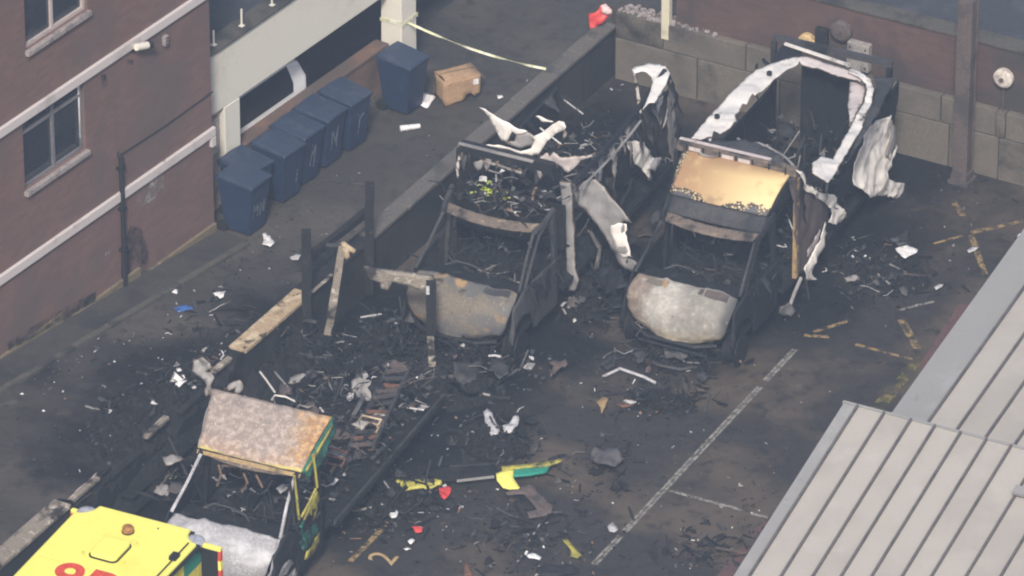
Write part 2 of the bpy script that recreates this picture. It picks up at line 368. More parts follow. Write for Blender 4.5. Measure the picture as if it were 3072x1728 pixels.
def mat_roast():
    m, nt, N, L, P = nodes('panel_roast')
    tc = N.new('ShaderNodeTexCoord').outputs['Object']
    sp = N.new('ShaderNodeSeparateXYZ'); L.new(tc, sp.inputs[0])
    n1 = tex_noise(N, L, tc, 2.2, 6, .65); n2 = tex_noise(N, L, tc, 11, 6, .7); n3 = tex_noise(N, L, tc, 28, 4, .7)
    col = mix(N, L, ramp(N, L, n2, .42, .62), (.25, .20, .175), (.40, .33, .285))
    col = mix(N, L, ramp(N, L, n1, .50, .70), col, (.20, .17, .16))
    def wob(src, k):
        w = N.new('ShaderNodeMath'); w.operation = 'MULTIPLY_ADD'; L.new(n1, w.inputs[0]); w.inputs[1].default_value = k; L.new(src, w.inputs[2]); return w.outputs[0]
    n4 = tex_noise(N, L, tc, 6, 7, .75)
    def wob4(src, k):
        w = N.new('ShaderNodeMath'); w.operation = 'MULTIPLY_ADD'; L.new(n4, w.inputs[0]); w.inputs[1].default_value = k; L.new(src, w.inputs[2]); return w.outputs[0]
    toast = mix(N, L, ramp(N, L, n2, .44, .60), (.30, .16, .07), (.52, .32, .13))
    col = mix(N, L, ramp(N, L, wob4(sp.outputs[0], 1.6), 1.15, 1.75), col, toast)     # toasted side
    pale = mix(N, L, ramp(N, L, n2, .44, .62), (.30, .21, .16), (.52, .39, .30))
    col = mix(N, L, ramp(N, L, wob4(sp.outputs[2], .45), 2.28, 2.17), col, pale)   # paler lower band
    col = mix(N, L, ramp(N, L, wob(sp.outputs[2], .10), 1.985, 1.955), col, (.55, .46, .16)) # yellow paint left along the lip
    col = mix(N, L, ramp(N, L, n3, .60, .68), col, (.60, .52, .44))
    col = mix(N, L, ramp(N, L, n3, .36, .30), col, (.09, .07, .06))
    L.new(col, P.inputs['Base Color']); P.inputs['Roughness'].default_value = .8
    b = N.new('ShaderNodeBump'); b.inputs['Strength'].default_value = .7; b.inputs['Distance'].default_value = .02; L.new(n2, b.inputs['Height']); L.new(b.outputs[0], P.inputs['Normal'])
mat_roast()

def mat_yard(blots, name='asphalt_yard', A1=(.025, .023, .022), A2=(.044, .040, .037), brown=(.094, .074, .056), dark=(.016, .0155, .016)):
    """worn asphalt: oil and dust patches, soot burnt in round each fire"""
    m, nt, N, L, P = nodes(name)
    co = N.new('ShaderNodeTexCoord').outputs['Object']
    fine = tex_noise(N, L, co, 45, 4, .7); mid = tex_noise(N, L, co, 3.2, 6, .65); big = tex_noise(N, L, co, .38, 5, .55)
    col = mix(N, L, ramp(N, L, fine, .3, .7), A1, A2)
    col = mix(N, L, ramp(N, L, big, .45, .62), col, brown)
    col = mix(N, L, ramp(N, L, tex_noise(N, L, co, 1.25, 7, .7), .60, .74), col, tuple(k * 1.35 for k in brown))
    col = mix(N, L, ramp(N, L, mid, .50, .72), col, dark)
    wob = N.new('ShaderNodeMath'); wob.operation = 'MULTIPLY'; wob.inputs[1].default_value = 2.2
    w0 = tex_noise(N, L, co, .9, 6, .65); L.new(w0, wob.inputs[0])
    for (x, y, r0, r1) in blots:
        d = N.new('ShaderNodeVectorMath'); d.operation = 'DISTANCE'; L.new(co, d.inputs[0]); d.inputs[1].default_value = (x, y, 0)
        a = N.new('ShaderNodeMath'); a.operation = 'ADD'; L.new(d.outputs['Value'], a.inputs[0]); L.new(wob.outputs[0], a.inputs[1])
        col = mix(N, L, ramp(N, L, a.outputs[0], r1 + 1.1, r0 + 1.1), col, (.006, .0065, .008))
    sp = ramp(N, L, tex_noise(N, L, co, 17, 3, .6), .69, .74)
    f = N.new('ShaderNodeMath'); f.operation = 'MULTIPLY'; f.inputs[1].default_value = .7; L.new(sp, f.inputs[0])
    col = mix(N, L, f.outputs[0], col, (.17, .165, .165))
    L.new(col, P.inputs['Base Color']); P.inputs['Specular IOR Level'].default_value = .35
    rr = N.new('ShaderNodeMapRange'); L.new(mid, rr.inputs[0]); rr.inputs[1].default_value = .35; rr.inputs[2].default_value = .65; rr.inputs[3].default_value = .45; rr.inputs[4].default_value = .8
    L.new(rr.outputs[0], P.inputs['Roughness'])
    b = N.new('ShaderNodeBump'); b.inputs['Strength'].default_value = .5; b.inputs['Distance'].default_value = .02; L.new(fine, b.inputs['Height']); L.new(b.outputs[0], P.inputs['Normal'])
BL = []
for (x, y, r0, r1) in ((2120, 560, .8, 2.2), (1980, 760, .6, 1.8), (2240, 420, .6, 1.8), (1780, 480, .6, 2.0), (1560, 700, .6, 1.8), (1560, 350, .8, 2.0), (1250, 800, .8, 2.2), (1150, 930, .8, 2.0), (960, 1080, 1, 2.2), (800, 1250, .8, 2.0), (1150, 1070, .4, 1.4), (1760, 860, .3, 1.5), (1420, 880, .3, 1.3), (500, 1300, .8, 2.2), (1230, 1080, .2, 1.2), (850, 780, .8, 1.8)):
    q = gz('0', x, y); BL.append((q.x, q.y, r0, r1))
mat_yard(BL)
BL2 = []
for (x, y, r0, r1) in ((560, 930, .5, 1.6), (430, 1040, .6, 1.8), (300, 1150, .6, 1.8), (180, 1260, .4, 1.4), (700, 780, .3, 1.4), (330, 960, .2, 1.3), (120, 960, .1, 1.0), (850, 640, .2, 1.0)):
    q = gz('0', x, y, .2); BL2.append((q.x, q.y, r0, r1))
MAT['asphalt_alley'].name = 'old'; del MAT['asphalt_alley']
mat_yard(BL2, 'asphalt_alley', (.040, .037, .035), (.062, .057, .053), (.082, .072, .062), (.028, .0275, .028))

# ================================================================== THE SETTING
def px(x, y): return ('0', x / 1.19255, y / 1.19255)      # full-size picture coordinates
# --- directions of the place
bp, bq = gz('0', 0, 700, 1.9), gz('0', 530, 330, 1.9)
dB = (bq - bp); dB.z = 0; dB.normalize(); nB = Vector((dB.y, -dB.x, 0))
C0 = gz('0', 540, 585)
rzB = math.atan2(dB.y, dB.x)
MBL = Matrix.Translation(C0) @ Matrix.Rotation(rzB, 4, 'Z')
_pl = hit('0', 0, 905, (0, 0, 0), (0, 1, 0), MBL)
KS = _pl.z / -_pl.x                                        # the alley falls gently towards the back
wa, wb = gz(*px(801, 966), 1.0), gz(*px(1805, 85), 1.0)
dW = wb - wa; dW.z = 0; dW.normalize(); nW = Vector((dW.y, -dW.x, 0))
ja, jb = gz('n', 250, 290, .55), gz('n', 1510, 620, .55)
dK = jb - ja; dK.z = 0; dK.normalize()
la, lb = gz('j', 570, 795), gz('j', 1140, 940)
dL = lb - la; dL.normalize(); BB = -math.atan2(dL.y, dL.x)
print('angles', math.degrees(rzB), math.degrees(math.atan2(dW.y, dW.x)), math.degrees(math.atan2(dK.y, dK.x)), math.degrees(BB), 'slope', KS)

def sheet_flat(name, poly, m, z, kind='structure'):
    mb = MB(); mb.add([(p[0], p[1], z) for p in poly], [tuple(range(len(poly)))])
    o = mb.build(name, m); o['kind'] = kind; return o
g = MB()
g.grid(lambda u, v: ((u - .5) * 260, (v - .5) * 260, -.03), 8, 8)
tag(g.build('ground', 'asphalt_far'), kind='structure')
# yard, gently uneven
def wall_pt(t): return wa + dW * t
yl = [wall_pt(-14), wall_pt(13.0)]
YB = yl[1] + dK * 16; YC = YB + Vector((dL.y, -dL.x, 0)) * 26
mb = MB()
def yardfn(u, v):
    a = yl[0].lerp(yl[1], v); b = (YC).lerp(YB, v); p = a.lerp(b, u)
    return (p.x, p.y, .004 * noise.noise(Vector((p.x * .7, p.y * .7, 0))))
mb.grid(yardfn, 60, 60)
tag(mb.build('yard_ground', 'asphalt_yard', smooth=True), kind='structure')
# alley: from the foot of the brick building to the low wall
mb = MB()
def alleyfn(u, v):
    t = -12 + 26 * v
    a = C0 + dB * t - nB * 1.2
    s_ = (wa - a).dot(nW) / nB.dot(nW); b = a + nB * s_
    p = a.lerp(b, u); lx = (p - C0).dot(dB)
    return (p.x, p.y, .004 + KS * max(0, -lx) + .01 * noise.noise(Vector((p.x, p.y, 3))))
mb.grid(alleyfn, 20, 60)
tag(mb.build('alley_ground', 'asphalt_alley', smooth=True), kind='structure')
# paved strip with kerb along the building foot
pv = MB()
for i in range(15):
    x0 = -11.2 + i * .75 + .002; x1 = x0 + .746
    def P(x, y, dz): q = C0 + dB * x - dB.cross(Vector((0, 0, 1))) * 0 + nB * y; return (q.x, q.y, KS * max(0, -x) + dz)
    pv.add([P(x0, .0, .05), P(x1, .0, .05), P(x1, .62, .045), P(x0, .62, .045), P(x0, .62, -.05), P(x1, .62, -.05)], [(0, 1, 2, 3), (3, 2, 5, 4)])
pav = tag(pv.build('pavement', 'pavement', thick=0), kind='structure')
for i in range(12):
    x0 = -11.2 + i * .93 + .005; x1 = x0 + .92; k = MB()
    a = C0 + dB * x0 + nB * .68; b = C0 + dB * x1 + nB * .68
    a.z = KS * max(0, -x0) + .02; b.z = KS * max(0, -x1) + .02
    k.bar(a, b, .11, .09); k.build('kerb_stone', 'kerbstone', pav)

# --- brick building
bld = empty('brick_building', C0, rzB)
tag(bld, 'red brick building with two white bands along its wall', 'building')
def bw(v, x, y, yy=0.0): return hit(v, x, y, (0, yy, 0), (0, 1, 0), MBL)
def rect_from(pts):
    xs = [p.x for p in pts]; zs = [p.z for p in pts]; return min(xs), max(xs), min(zs), max(zs)
w1 = [bw('a', 195, 365), bw('a', 660, 90)]
w2 = [bw('a', 190, 1440), bw('a', 650, 1125)]
WIN1 = (w1[0].x, w1[1].x, (w1[0].z + w1[1].z) / 2, (w1[0].z + w1[1].z) / 2 + 1.35)
zt2 = (bw('a', 190, 935).z + bw('a', 640, 600).z) / 2
WIN2 = (w2[0].x, w2[1].x, (w2[0].z + w2[1].z) / 2, zt2)
print('WIN', WIN1, WIN2)
def wall_holes(mb, x0, x1, z0, z1, holes, y=0, deep=.16):
    xs = sorted({x0, x1} | {h[0] for h in holes} | {h[1] for h in holes}); zs = sorted({z0, z1} | {h[2] for h in holes} | {h[3] for h in holes})
    for i in range(len(xs) - 1):
        for j in range(len(zs) - 1):
            cx, cz = (xs[i] + xs[i + 1]) / 2, (zs[j] + zs[j + 1]) / 2
            if any(h[0] < cx < h[1] and h[2] < cz < h[3] for h in holes): continue
            mb.add([(xs[i], y, zs[j]), (xs[i + 1], y, zs[j]), (xs[i + 1], y, zs[j + 1]), (xs[i], y, zs[j + 1])], [(0, 1, 2, 3)])
    for (a, b, c, d) in holes:
        q = [(a, c), (b, c), (b, d), (a, d)]
        for i in range(4):
            (xa, za), (xb, zb) = q[i], q[(i + 1) % 4]
            mb.add([(xa, y, za), (xb, y, zb), (xb, y + deep, zb), (xa, y + deep, za)], [(0, 1, 2, 3)])
mb = MB(); wall_holes(mb, -13, 0, -.1, 8.5, [WIN1, WIN2])
mb.add([(0, 0, -.1), (0, 7, -.1), (0, 7, 8.5), (0, 0, 8.5)], [(0, 1, 2, 3)])
mb.add([(-13, 0, -.1), (-13, 7, -.1), (-13, 7, 8.5), (-13, 0, 8.5)], [(0, 1, 2, 3)])
mb.add([(-13, 7, -.1), (0, 7, -.1), (0, 7, 8.5), (-13, 7, 8.5)], [(0, 1, 2, 3)])
mb.add([(-13, 0, 8.5), (0, 0, 8.5), (0, 7, 8.5), (-13, 7, 8.5)], [(0, 1, 2, 3)])
mb.build('wall', 'brick_red', bld, fix=False)
zb1 = [(bw('0', 530, 318).z + bw('0', 0, 690).z) / 2, (bw('0', 530, 345).z + bw('0', 0, 715).z) / 2]
zb2 = [bw('0', 0, 318).z, bw('0', 0, 345).z]
print('bands', zb1, zb2)
for (zh, zl) in (zb1, zb2):
    mb = MB(); mb.box((-6.5, -.02, (zh + zl) / 2), (13.06, .07, (zh - zl) * .86)); o = mb.build('band', 'band_paint', bld, bevel=.008)
mb = MB(); mb.box((-.03, -.022, zb1[1] - .08), (.10, .075, .16)); mb.build('band_end', 'band_paint', bld)
# plinth, stepping down with the alley
for i in range(6):
    x1 = -i * 2.05; x0 = x1 - 2.045; zt = KS * max(0, -x1) + .20; mb = MB()
    mb.box(((x0 + x1) / 2, -.02, zt / 2 - .1), (x1 - x0, .06, zt + .2)); mb.build('plinth', 'plinth', bld, bevel=.01)
def window(rect, mull, trans, nm_label):
    a, b, c, d = rect; yy = .09
    f = MB(); t = .055 if not trans else .04
    f.box(((a + b) / 2, yy, c + t / 2), (b - a, .07, t)); f.box(((a + b) / 2, yy, d - t / 2), (b - a, .07, t))
    f.box((a + t / 2, yy, (c + d) / 2), (t, .072, d - c - 2 * t)); f.box((b - t / 2, yy, (c + d) / 2), (t, .072, d - c - 2 * t))
    for m_ in mull: f.box((m_, yy, (c + d) / 2), (.05, .068, d - c - 2 * t))
    for m_ in trans: f.box(((a + b) / 2, yy + .002, m_), (b - a - 2 * t, .06, .04))
    wdw = f.build('window', 'window_frame' if not trans else 'frame_dark', bld)
    xs = [a + t] + list(mull) + [b - t]; zs = [c + t] + list(trans) + [d - t]
    for i in range(len(xs) - 1):
        for j in range(len(zs) - 1):
            g_ = MB(); g_.box(((xs[i] + xs[i + 1]) / 2, yy + .015, (zs[j] + zs[j + 1]) / 2), (xs[i + 1] - xs[i], .008, zs[j + 1] - zs[j])); g_.build('pane', 'glass_dark', wdw)
    s = MB(); s.box(((a + b) / 2, .02, c - .045), (b - a + .05, .19, .085)); s.build('sill', 'sill_stone', wdw, bevel=.008)
    bk = MB(); bk.box(((a + b) / 2, .5, (c + d) / 2), (b - a + .3, .02, d - c + .3)); bk.build('room_dark', 'black_plastic', wdw)
    return wdw
mu1 = bw('a', 415, 150).x; mu2 = bw('a', 425, 1000).x
wd1 = window(WIN1, [mu1], [], '')
tr2 = (bw('a', 200, 1015).z + bw('a', 630, 725).z) / 2
wd2 = window(WIN2, [mu2], [tr2], '')
mb = MB(); cx = bw('a', 628, 800).x
mb.grid(lambda u, v: (cx + .02 + (u - .5) * (.07 + .05 * v), .07 + .012 * math.sin(u * 12), WIN2[2] + .2 + v * (WIN2[3] - WIN2[2] - .25)), 8, 4)
mb.build('curtain', 'curtain', wd2, thick=.006)
mb = MB(); mb.box((WIN1[0] + .35, .10, WIN1[3] - .2), (.5, .008, .5)); mb.build('blind', 'curtain', wd1)
# security camera, vent box, pipe, cable and stains on the wall
p = bw('a', 1075, 340, -.12); cam_o = MB()
cam_o.tube([p + Vector((-.14, .02, .02)), p + Vector((.10, -.02, -.04))], .06, 10)
sc_ = cam_o.build('security_camera', 'white_paint', bld, smooth=False)
mb = MB(); mb.tube([p + Vector((.10, -.02, -.04)), p + Vector((.19, -.035, -.06))], .063, 10); mb.build('lens_hood', 'black_plastic', sc_)
mb = MB(); mb.bar(p + Vector((-.1, .02, -.02)), p + Vector((-.12, .12, -.10)), .035, .035); mb.build('bracket', 'black_plastic', sc_)
p = bw('a', 1235, 300); mb = MB(); mb.box((p.x, -.035, p.z), (.10, .07, .17)); vb = mb.build('vent_box', 'sill_stone', bld, bevel=.008)
for k in range(3):
    mb = MB(); mb.box((p.x, -.073, p.z - .05 + k * .05), (.08, .006, .018)); mb.build('slat', 'black_plastic', vb)
ca, cb_ = bw('a', 1600, 690), bw('a', 910, 1165)
mb = MB(); mb.tube([(ca.x, -.015, ca.z), ((ca.x + cb_.x) / 2, -.015, (ca.z + cb_.z) / 2 - .03), (cb_.x, -.015, cb_.z)], .012, 6); mb.build('cable', 'black_plastic', bld)
pa, pb = bw('0', 297, 392), bw('0', 305, 742)
mb = MB(); mb.tube([(pa.x, -.06, pa.z), (pa.x, -.06, KS * -pa.x + .02)], .04, 8); mb.tube([(pa.x, -.06, pa.z - .02), (pa.x, .03, pa.z + .06)], .036, 8)
for k in range(3): mb.box((pa.x, -.05, pa.z - .2 - k * .75), (.13, .10, .04))
mb.build('drainpipe', 'black_plastic', bld)
def stain(nm, v, pts, m, y=-.004):
    q = [bw(v, a, b) for a, b in pts]; s = MB(); s.add([(k.x, y, k.z) for k in q], [tuple(range(len(q)))]); return s.build(nm, m, bld)
stain('dark_stain', 'e', [(780, 560), (840, 380), (910, 400), (960, 560), (930, 690), (850, 765), (780, 800)], 'stain_dark')  # uneven see-through dark patch beside the drainpipe
stain('paint_smear', 'e', [(930, 90), (980, 55), (1055, 50), (1045, 150), (985, 215), (915, 255), (880, 215)], 'stain_pale', -.005)
stain('paint_smear', 'e', [(665, 560), (720, 525), (722, 548), (680, 572)], 'stain_pale', -.005)
stain('dark_stain', 'a', [(760, 560), (800, 560), (810, 640), (770, 660)], 'stain_dark')
stain('dark_stain', 'a', [(960, 450), (1010, 455), (1000, 490), (965, 480)], 'stain_dark')
stain('dark_stain', 'e', [(40, 1180), (200, 1090), (420, 960), (600, 860), (600, 800), (420, 890), (180, 1030), (30, 1130)], 'stain_dark', -.052)

# --- open car park beside it
PK0 = gz(*px(1113, 314))
PKo = (PK0 - C0).dot(dB); PKs = -(PK0 - C0).dot(nB)
print('setback', PKs)
PKs = max(.3, min(1.2, PKs))
cpk = empty('car_park', C0 - nB * PKs, rzB); MCP = mtx(cpk)
tag(cpk, 'pale concrete car park with open ground level and low brick wall', 'car park')
def cw(v, x, y, yy=0.0): return hit(v, x, y, (0, yy, 0), (0, 1, 0), MCP)
zbt = (cw('b', 90, 400).z + cw('b', 640, 40).z) / 2; zbb = (cw('b', 300, 750).z + cw('b', 1290, 25).z) / 2
xcl0, xcl1 = cw('b', 185, 900).x, cw('b', 300, 900).x
xcr0, xcr1 = cw('b', 1450, 100).x, cw('b', 1562, 100).x
print('carpark', zbt, zbb, xcl0, xcl1, xcr0, xcr1)
mb = MB(); mb.box(((xcr1 + 6) / 2 - .3, .15, (zbt + zbb) / 2), (xcr1 + 6.6, .3, zbt - zbb)); mb.build('fascia_beam', 'white_paint', cpk, bevel=.015)
mb = MB(); mb.box(((xcr1 + 6) / 2 - .3, .13, zbt + .025), (xcr1 + 6.6, .36, .05)); mb.build('coping', 'kerbstone', cpk, bevel=.01)
mb = MB(); mb.box(((xcl0 + xcl1) / 2, .12, zbb / 2), (xcl1 - xcl0, .26, zbb)); mb.build('column', 'white_paint', cpk, bevel=.01)
mb = MB(); mb.box(((xcr0 + xcr1) / 2, .02, 1.9), (xcr1 - xcr0, .42, 3.8)); mb.build('column', 'white_paint', cpk, bevel=.01)
mb = MB(); mb.box((xcl0 - .45, .16, zbb / 2 - .1), (.9, .12, zbb - .2)); mb.build('end_panel', 'sill_stone', cpk)
zlw = (cw('b', 400, 985, .33).z + cw('b', 1360, 235, .33).z) / 2 - .06
print('low wall', zlw)
mb = MB(); mb.box(((xcl1 + xcr0) / 2, .20, zlw / 2), (xcr0 - xcl1 - .01, .22, zlw)); mb.build('low_wall', 'brick_low', cpk)
mb = MB(); mb.box(((xcl1 + xcr0) / 2, .20, zlw + .03), (xcr0 - xcl1 - .012, .27, .06)); mb.build('wall_coping', 'brick_low', cpk, bevel=.008)
mb = MB(); mb.box(((xcr1 + 6) / 2, 4.4, zbb + .35), (xcr1 + 6, 8.1, .3)); mb.build('roof_deck', 'flat_roof', cpk)
mb = MB(); mb.box(((xcr1 + 6) / 2, 4.4, -.01), (xcr1 + 6, 8.1, .02)); mb.build('floor', 'asphalt_far', cpk)
mb = MB(); mb.box(((xcr1 + 6) / 2, 8.3, zbb / 2), (xcr1 + 6, .2, zbb + 1)); mb.build('back_wall', 'flat_roof', cpk)
for i in range(1, 3):
    mb = MB(); mb.box((xcl1 + 2.6 * i, 4.2, zbb / 2), (.3, .3, zbb)); mb.build('column', 'white_paint', cpk)
for (x, y0, y1) in ((105, 285, 392), (316, 130, 255), (545, 0, 100)):
    q = cw('b', x, y1, .1); mb = MB(); mb.tube([(q.x, .1, zbt + .05), (q.x, .1, zbt + .05 + (y1 - y0) * .3975 / 160)], .018, 6)
    mb.box((q.x, .1, zbt + .055), (.08, .08, .012)); mb.build('rail_post', 'white_paint', cpk)

# parked car behind the low wall
car = empty('parked_car', (0, 0, 0), rzB)
kx = cw('b', 805, 590, .38)
car.location = MCP @ Vector((kx.x, .38, 0)); tag(car, 'white hatchback parked inside the car park behind the low brick wall', 'car')
ZS = 1.03; print('belt', cw('b', 540, 850, .38).z)
body = [(0, .35), (.03, .75), (.02, 1.02), (-.22, 1.40), (-.55, 1.48), (-1.9, 1.46), (-2.6, 1.05), (-3.5, .92), (-3.75, .7), (-3.75, .35)]
body = [(x, z * ZS) for x, z in body]
mb = MB(); mb.prism([(x, 0, z) for x, z in body], (0, 1.65, 0)); cbod = mb.build('body', 'car_white', car, bevel=.06)
for yy in (-.006, 1.656):
    mb = MB(); mb.prism([(x, yy - .01, z * ZS) for x, z in ((-.40, .90), (-.40, 1.06), (-.50, 1.28), (-.58, 1.44), (-1.95, 1.44), (-2.7, .90))], (0, .02, 0)); mb.build('side_window', 'car_glass', car)
mb = MB(); mb.prism([(.012, .15, 1.05 * ZS), (-.2, .22, 1.38 * ZS), (-.2, 1.43, 1.38 * ZS), (.012, 1.5, 1.05 * ZS)], (.03, 0, .02)); mb.build('rear_window', 'car_glass', car)
for xx in (-.62, -3.05):
    for yy in (.1, 1.55):
        mb = MB(); mb.lathe([(.31, -.1), (.31, .1)], (xx, yy, .31), 'y', 16); wh = mb.build('wheel', 'rubber', car)
        mb = MB(); mb.lathe([(.2, -.112), (.2, .112)], (xx, yy, .31), 'y', 12); mb.build('rim', 'dull_aluminium', wh)
for yy in (.18, 1.47):
    mb = MB(); mb.box((.03, yy, .88), (.06, .16, .24)); mb.build('tail_light', 'red_print', car, bevel=.02)

# --- low yard wall with coping
lw = empty('yard_wall', (wa.x, wa.y, 0), math.atan2(dW.y, dW.x))
tag(lw, 'long low soot-blackened wall dividing the alley from the yard', 'wall')
MLW = mtx(lw)
LEN = (wb - wa).dot(dW) + .25
def lwp(v, x, y, z=1.0): return hit(v, x, y, (0, 0, z), (0, 0, 1), MLW)
xg1 = lwp('e', 1540, 1170).x; xg0 = lwp('q', 745, 400).x
mb = MB(); mb.box(((xg1 + LEN) / 2, 0, .44), (LEN - xg1, .22, 1.0)); mb.build('brickwork', 'wall_face', lw)
mb = MB(); mb.box(((xg0 - 9) / 2 , 0, .44), (xg0 + 9, .22, 1.0)); mb.build('brickwork', 'wall_face', lw)
mb = MB()
nn = 60
def stub(u, v):
    x = xg0 + (xg1 - xg0) * u; h = .62 + .30 * noise.noise(Vector((x * 2.9, 2, 0))) + .16 * noise.noise(Vector((x * 11, 2, 0))) + .45 * max(0, 1 - min(u, 1 - u) * 9)
    prof = [(-.11, 0), (-.11, h), (.11, h * .96), (.11, 0)]; k = min(3, int(v * 3 + .01)); return (x, prof[k][0], prof[k][1])
mb.grid(stub, nn, 3); mb.build('brickwork_broken', 'char', lw)
cops = []
x = xg1
while x < LEN - .1:
    L_ = min(rnd.uniform(.85, 1.3), LEN - x) if cops else 2.0
    cops.append((x, L_)); x += L_
for i, (x, L_) in enumerate(cops):
    mt = 'scorched_wood' if i == 0 else 'concrete_wall'
    if 1 <= i <= 2: mt = 'charred_wood'
    mb = MB(); mb.box((x + L_ / 2, 0, .97 + rnd.uniform(-.006, .006)), (L_ - .012, .31, .07), Matrix.Rotation(rnd.uniform(-.008, .008), 3, 'Z')); mb.build('coping_stone', mt, lw, bevel=.012)
x = xg0
for i in range(7):
    L_ = 1.15; mb = MB(); mb.box((x - L_ / 2, 0, .97), (L_ - .01, .31, .07)); mb.build('coping_stone', 'grey_wood' if i < 4 else 'concrete_wall', lw, bevel=.012); x -= L_

gl = xg1 - xg0
for u0, u1, zz, dy, mt in ((.03, .20, .86, .02, 'grey_wood'), (.25, .42, .74, -.05, 'charred_wood'), (.47, .60, .82, .04, 'grey_wood'), (.66, .80, .76, .0, 'charred_wood'), (.86, .99, .92, .02, 'grey_wood')):
    mb = MB(); mb.box((xg0 + gl * (u0 + u1) / 2, dy, zz), (gl * (u1 - u0), .10, .05), Matrix.Rotation(dy, 3, 'Z') @ Matrix.Rotation((zz - .8) * .6, 3, 'Y')); mb.build('burnt_coping', mt, lw)
# --- block wall at the back of the yard
K0 = gz(*px(1846, 232))
kw = empty('block_wall', K0, math.atan2(dK.y, dK.x)); MKW = mtx(kw)
tag(kw, 'retaining wall of large pale concrete blocks across the back of the yard', 'wall')
def kwp(v, x, y, yy=0.0): return hit(v, x, y, (0, yy, 0), (0, 1, 0), MKW)
zj = (kwp('n', 600, 385).z + kwp('n', 1300, 565).z + kwp('m', 1600, 985).z) / 3
zt = (kwp('n', 900, 225).z + kwp('n', 1600, 395).z) / 2
xcol = kwp('m', 1380, 1000).x; xj1 = kwp('m', 1262, 800).x; xj2 = kwp('m', 1322, 1000).x; xj3 = kwp('m', 1732, 900).x
print('blocks', zj, zt, xj1, xj2, xj3)
mb = MB(); mb.box((9, .32, zt / 2 - .02), (18.3, .3, zt - .06)); mb.build('wall_core', 'block_joint', kw)
def course(z0, z1, stops):
    for a, b in zip(stops[:-1], stops[1:]):
        mb = MB(); d = rnd.uniform(-.012, .012)
        mb.box(((a + b) / 2, .11 + d, (z0 + z1) / 2), (b - a - .018, .26, z1 - z0 - .016)); mb.build('concrete_block', 'block_concrete', kw, bevel=.014)
course(-.05, zj, [.0, 1.55, 3.1, 4.65, xj2, xj2 + .9, xj3 + .7, xj3 + 2.1, xj3 + 3.6, xj3 + 5.1, 18])
course(zj, zt, [.0, .9, 2.45, 4.0, xj1 - 1.4, xj1, xj1 + 1.0, xj3, xj3 + 1.45, xj3 + 2.9, xj3 + 4.4, 18])
rb = MB()
for i in range(170):
    xx = rnd.uniform(.05, 1.9) ** 1.0; s_ = rnd.uniform(.015, .06)
    rb.box((xx, rnd.uniform(.0, .3), zt + s_ * .3), (s_ * 1.3, s_, s_ * .7), Matrix.Rotation(rnd.uniform(0, 3), 3, 'Z') @ Matrix.Rotation(rnd.uniform(-.4, .4), 3, 'X'))
tag(rb.build('broken_mortar', 'sill_stone', kw), kind='stuff')

# dark brick building on top of the block wall
xp0 = kwp('n', 770, 250).x
KB = MKW @ Vector((xp0, 0, 0))
kb = empty('brick_parapet', (KB.x, KB.y, 0), math.atan2(dK.y, dK.x)); MKB = mtx(kb)
tag(kb, 'dark red brick building standing behind the concrete block wall', 'building')
ztp = (hit('m', 700, 95, (0, .1, 0), (0, 1, 0), MKB).z + hit('m', 1200, 215, (0, .1, 0), (0, 1, 0), MKB).z) / 2
print('parapet', zt, ztp)
mb = MB(); mb.box((7, .24, (zt + ztp) / 2), (14, .28, ztp - zt)); mb.build('wall', 'brick_dark', kb)
mb = MB(); mb.box((7, .24, ztp + .03), (14.02, .34, .06)); mb.build('coping', 'kerbstone', kb, bevel=.01)
mb = MB(); mb.box((7, 4.4, ztp - .12), (14, 8, .1)); mb.build('roof_deck', 'flat_roof', kb)
mb = MB(); mb.box((.06, 4.4, ztp / 2), (.2, 8, ztp - .1)); mb.build('side_wall', 'brick_dark', kb)
def kbp(v, x, y, yy=.1): return hit(v, x, y, (0, yy, 0), (0, 1, 0), MKB)
q = kbp('n', 722, 290)
mb = MB(); mb.box((q.x, .04, q.z + 1.2), (.15, .12, 2.4)); wp = mb.build('white_post', 'cream_paint', kb, bevel=.01)
for (v, x, y, r_, m_, nm) in (('n', 2062, 345, .16, 'disc_ochre', 'wall_lamp'), ('n', 2390, 235, .19, 'brown_metal', 'wall_lamp'), ('m', 1713, 568, .17, 'disc_pale', 'wall_lamp')):
    q = kbp(v, x, y, 0); mb = MB(); mb.lathe([(r_ * .5, .10), (r_, .06), (r_, -.02), (r_ * .75, -.05), (r_ * .25, -.06)], (q.x, .0, q.z), 'y', 18)
    lamp = mb.build(nm, m_, kb); mb = MB(); mb.lathe([(r_ * .22, -.055), (r_ * .22, -.085)], (q.x, 0, q.z), 'y', 10); mb.build('boss', 'brown_metal', lamp)
q = kbp('n', 2210, 310, .06); mb = MB(); mb.box((q.x, .05, q.z), (.22, .12, .42)); mb.build('dark_cabinet', 'black_plastic', kb, bevel=.02)
q = kbp('m', 665, 410, .0); mb = MB(); mb.box((q.x, .03, q.z), (.40, .14, .50)); mbx = mb.build('meter_box', 'meter_box', kb, bevel=.012)
for dx, dz in ((-.14, .17), (.14, .17), (-.14, -.17), (.14, -.17)):
    mb = MB(); mb.lathe([(.018, -.008), (.018, .0)], (q.x + dx, -.043, q.z + dz), 'y', 8); mb.build('bolt', 'black_plastic', mbx)
q = kbp('m', 1465, 545, .02); mb = MB(); mb.box((q.x, .05, q.z), (.17, .11, 1.12)); mb.build('dark_box', 'black_plastic', kb, bevel=.03)  # black upright box where a dark slot shows in the wall
q = kbp('m', 1713, 700, .04); mb = MB(); mb.tube([(q.x, .05, q.z + .2), (q.x, .05, q.z - .35)], .02, 6); mb.build('pipe', 'brown_metal', kb)
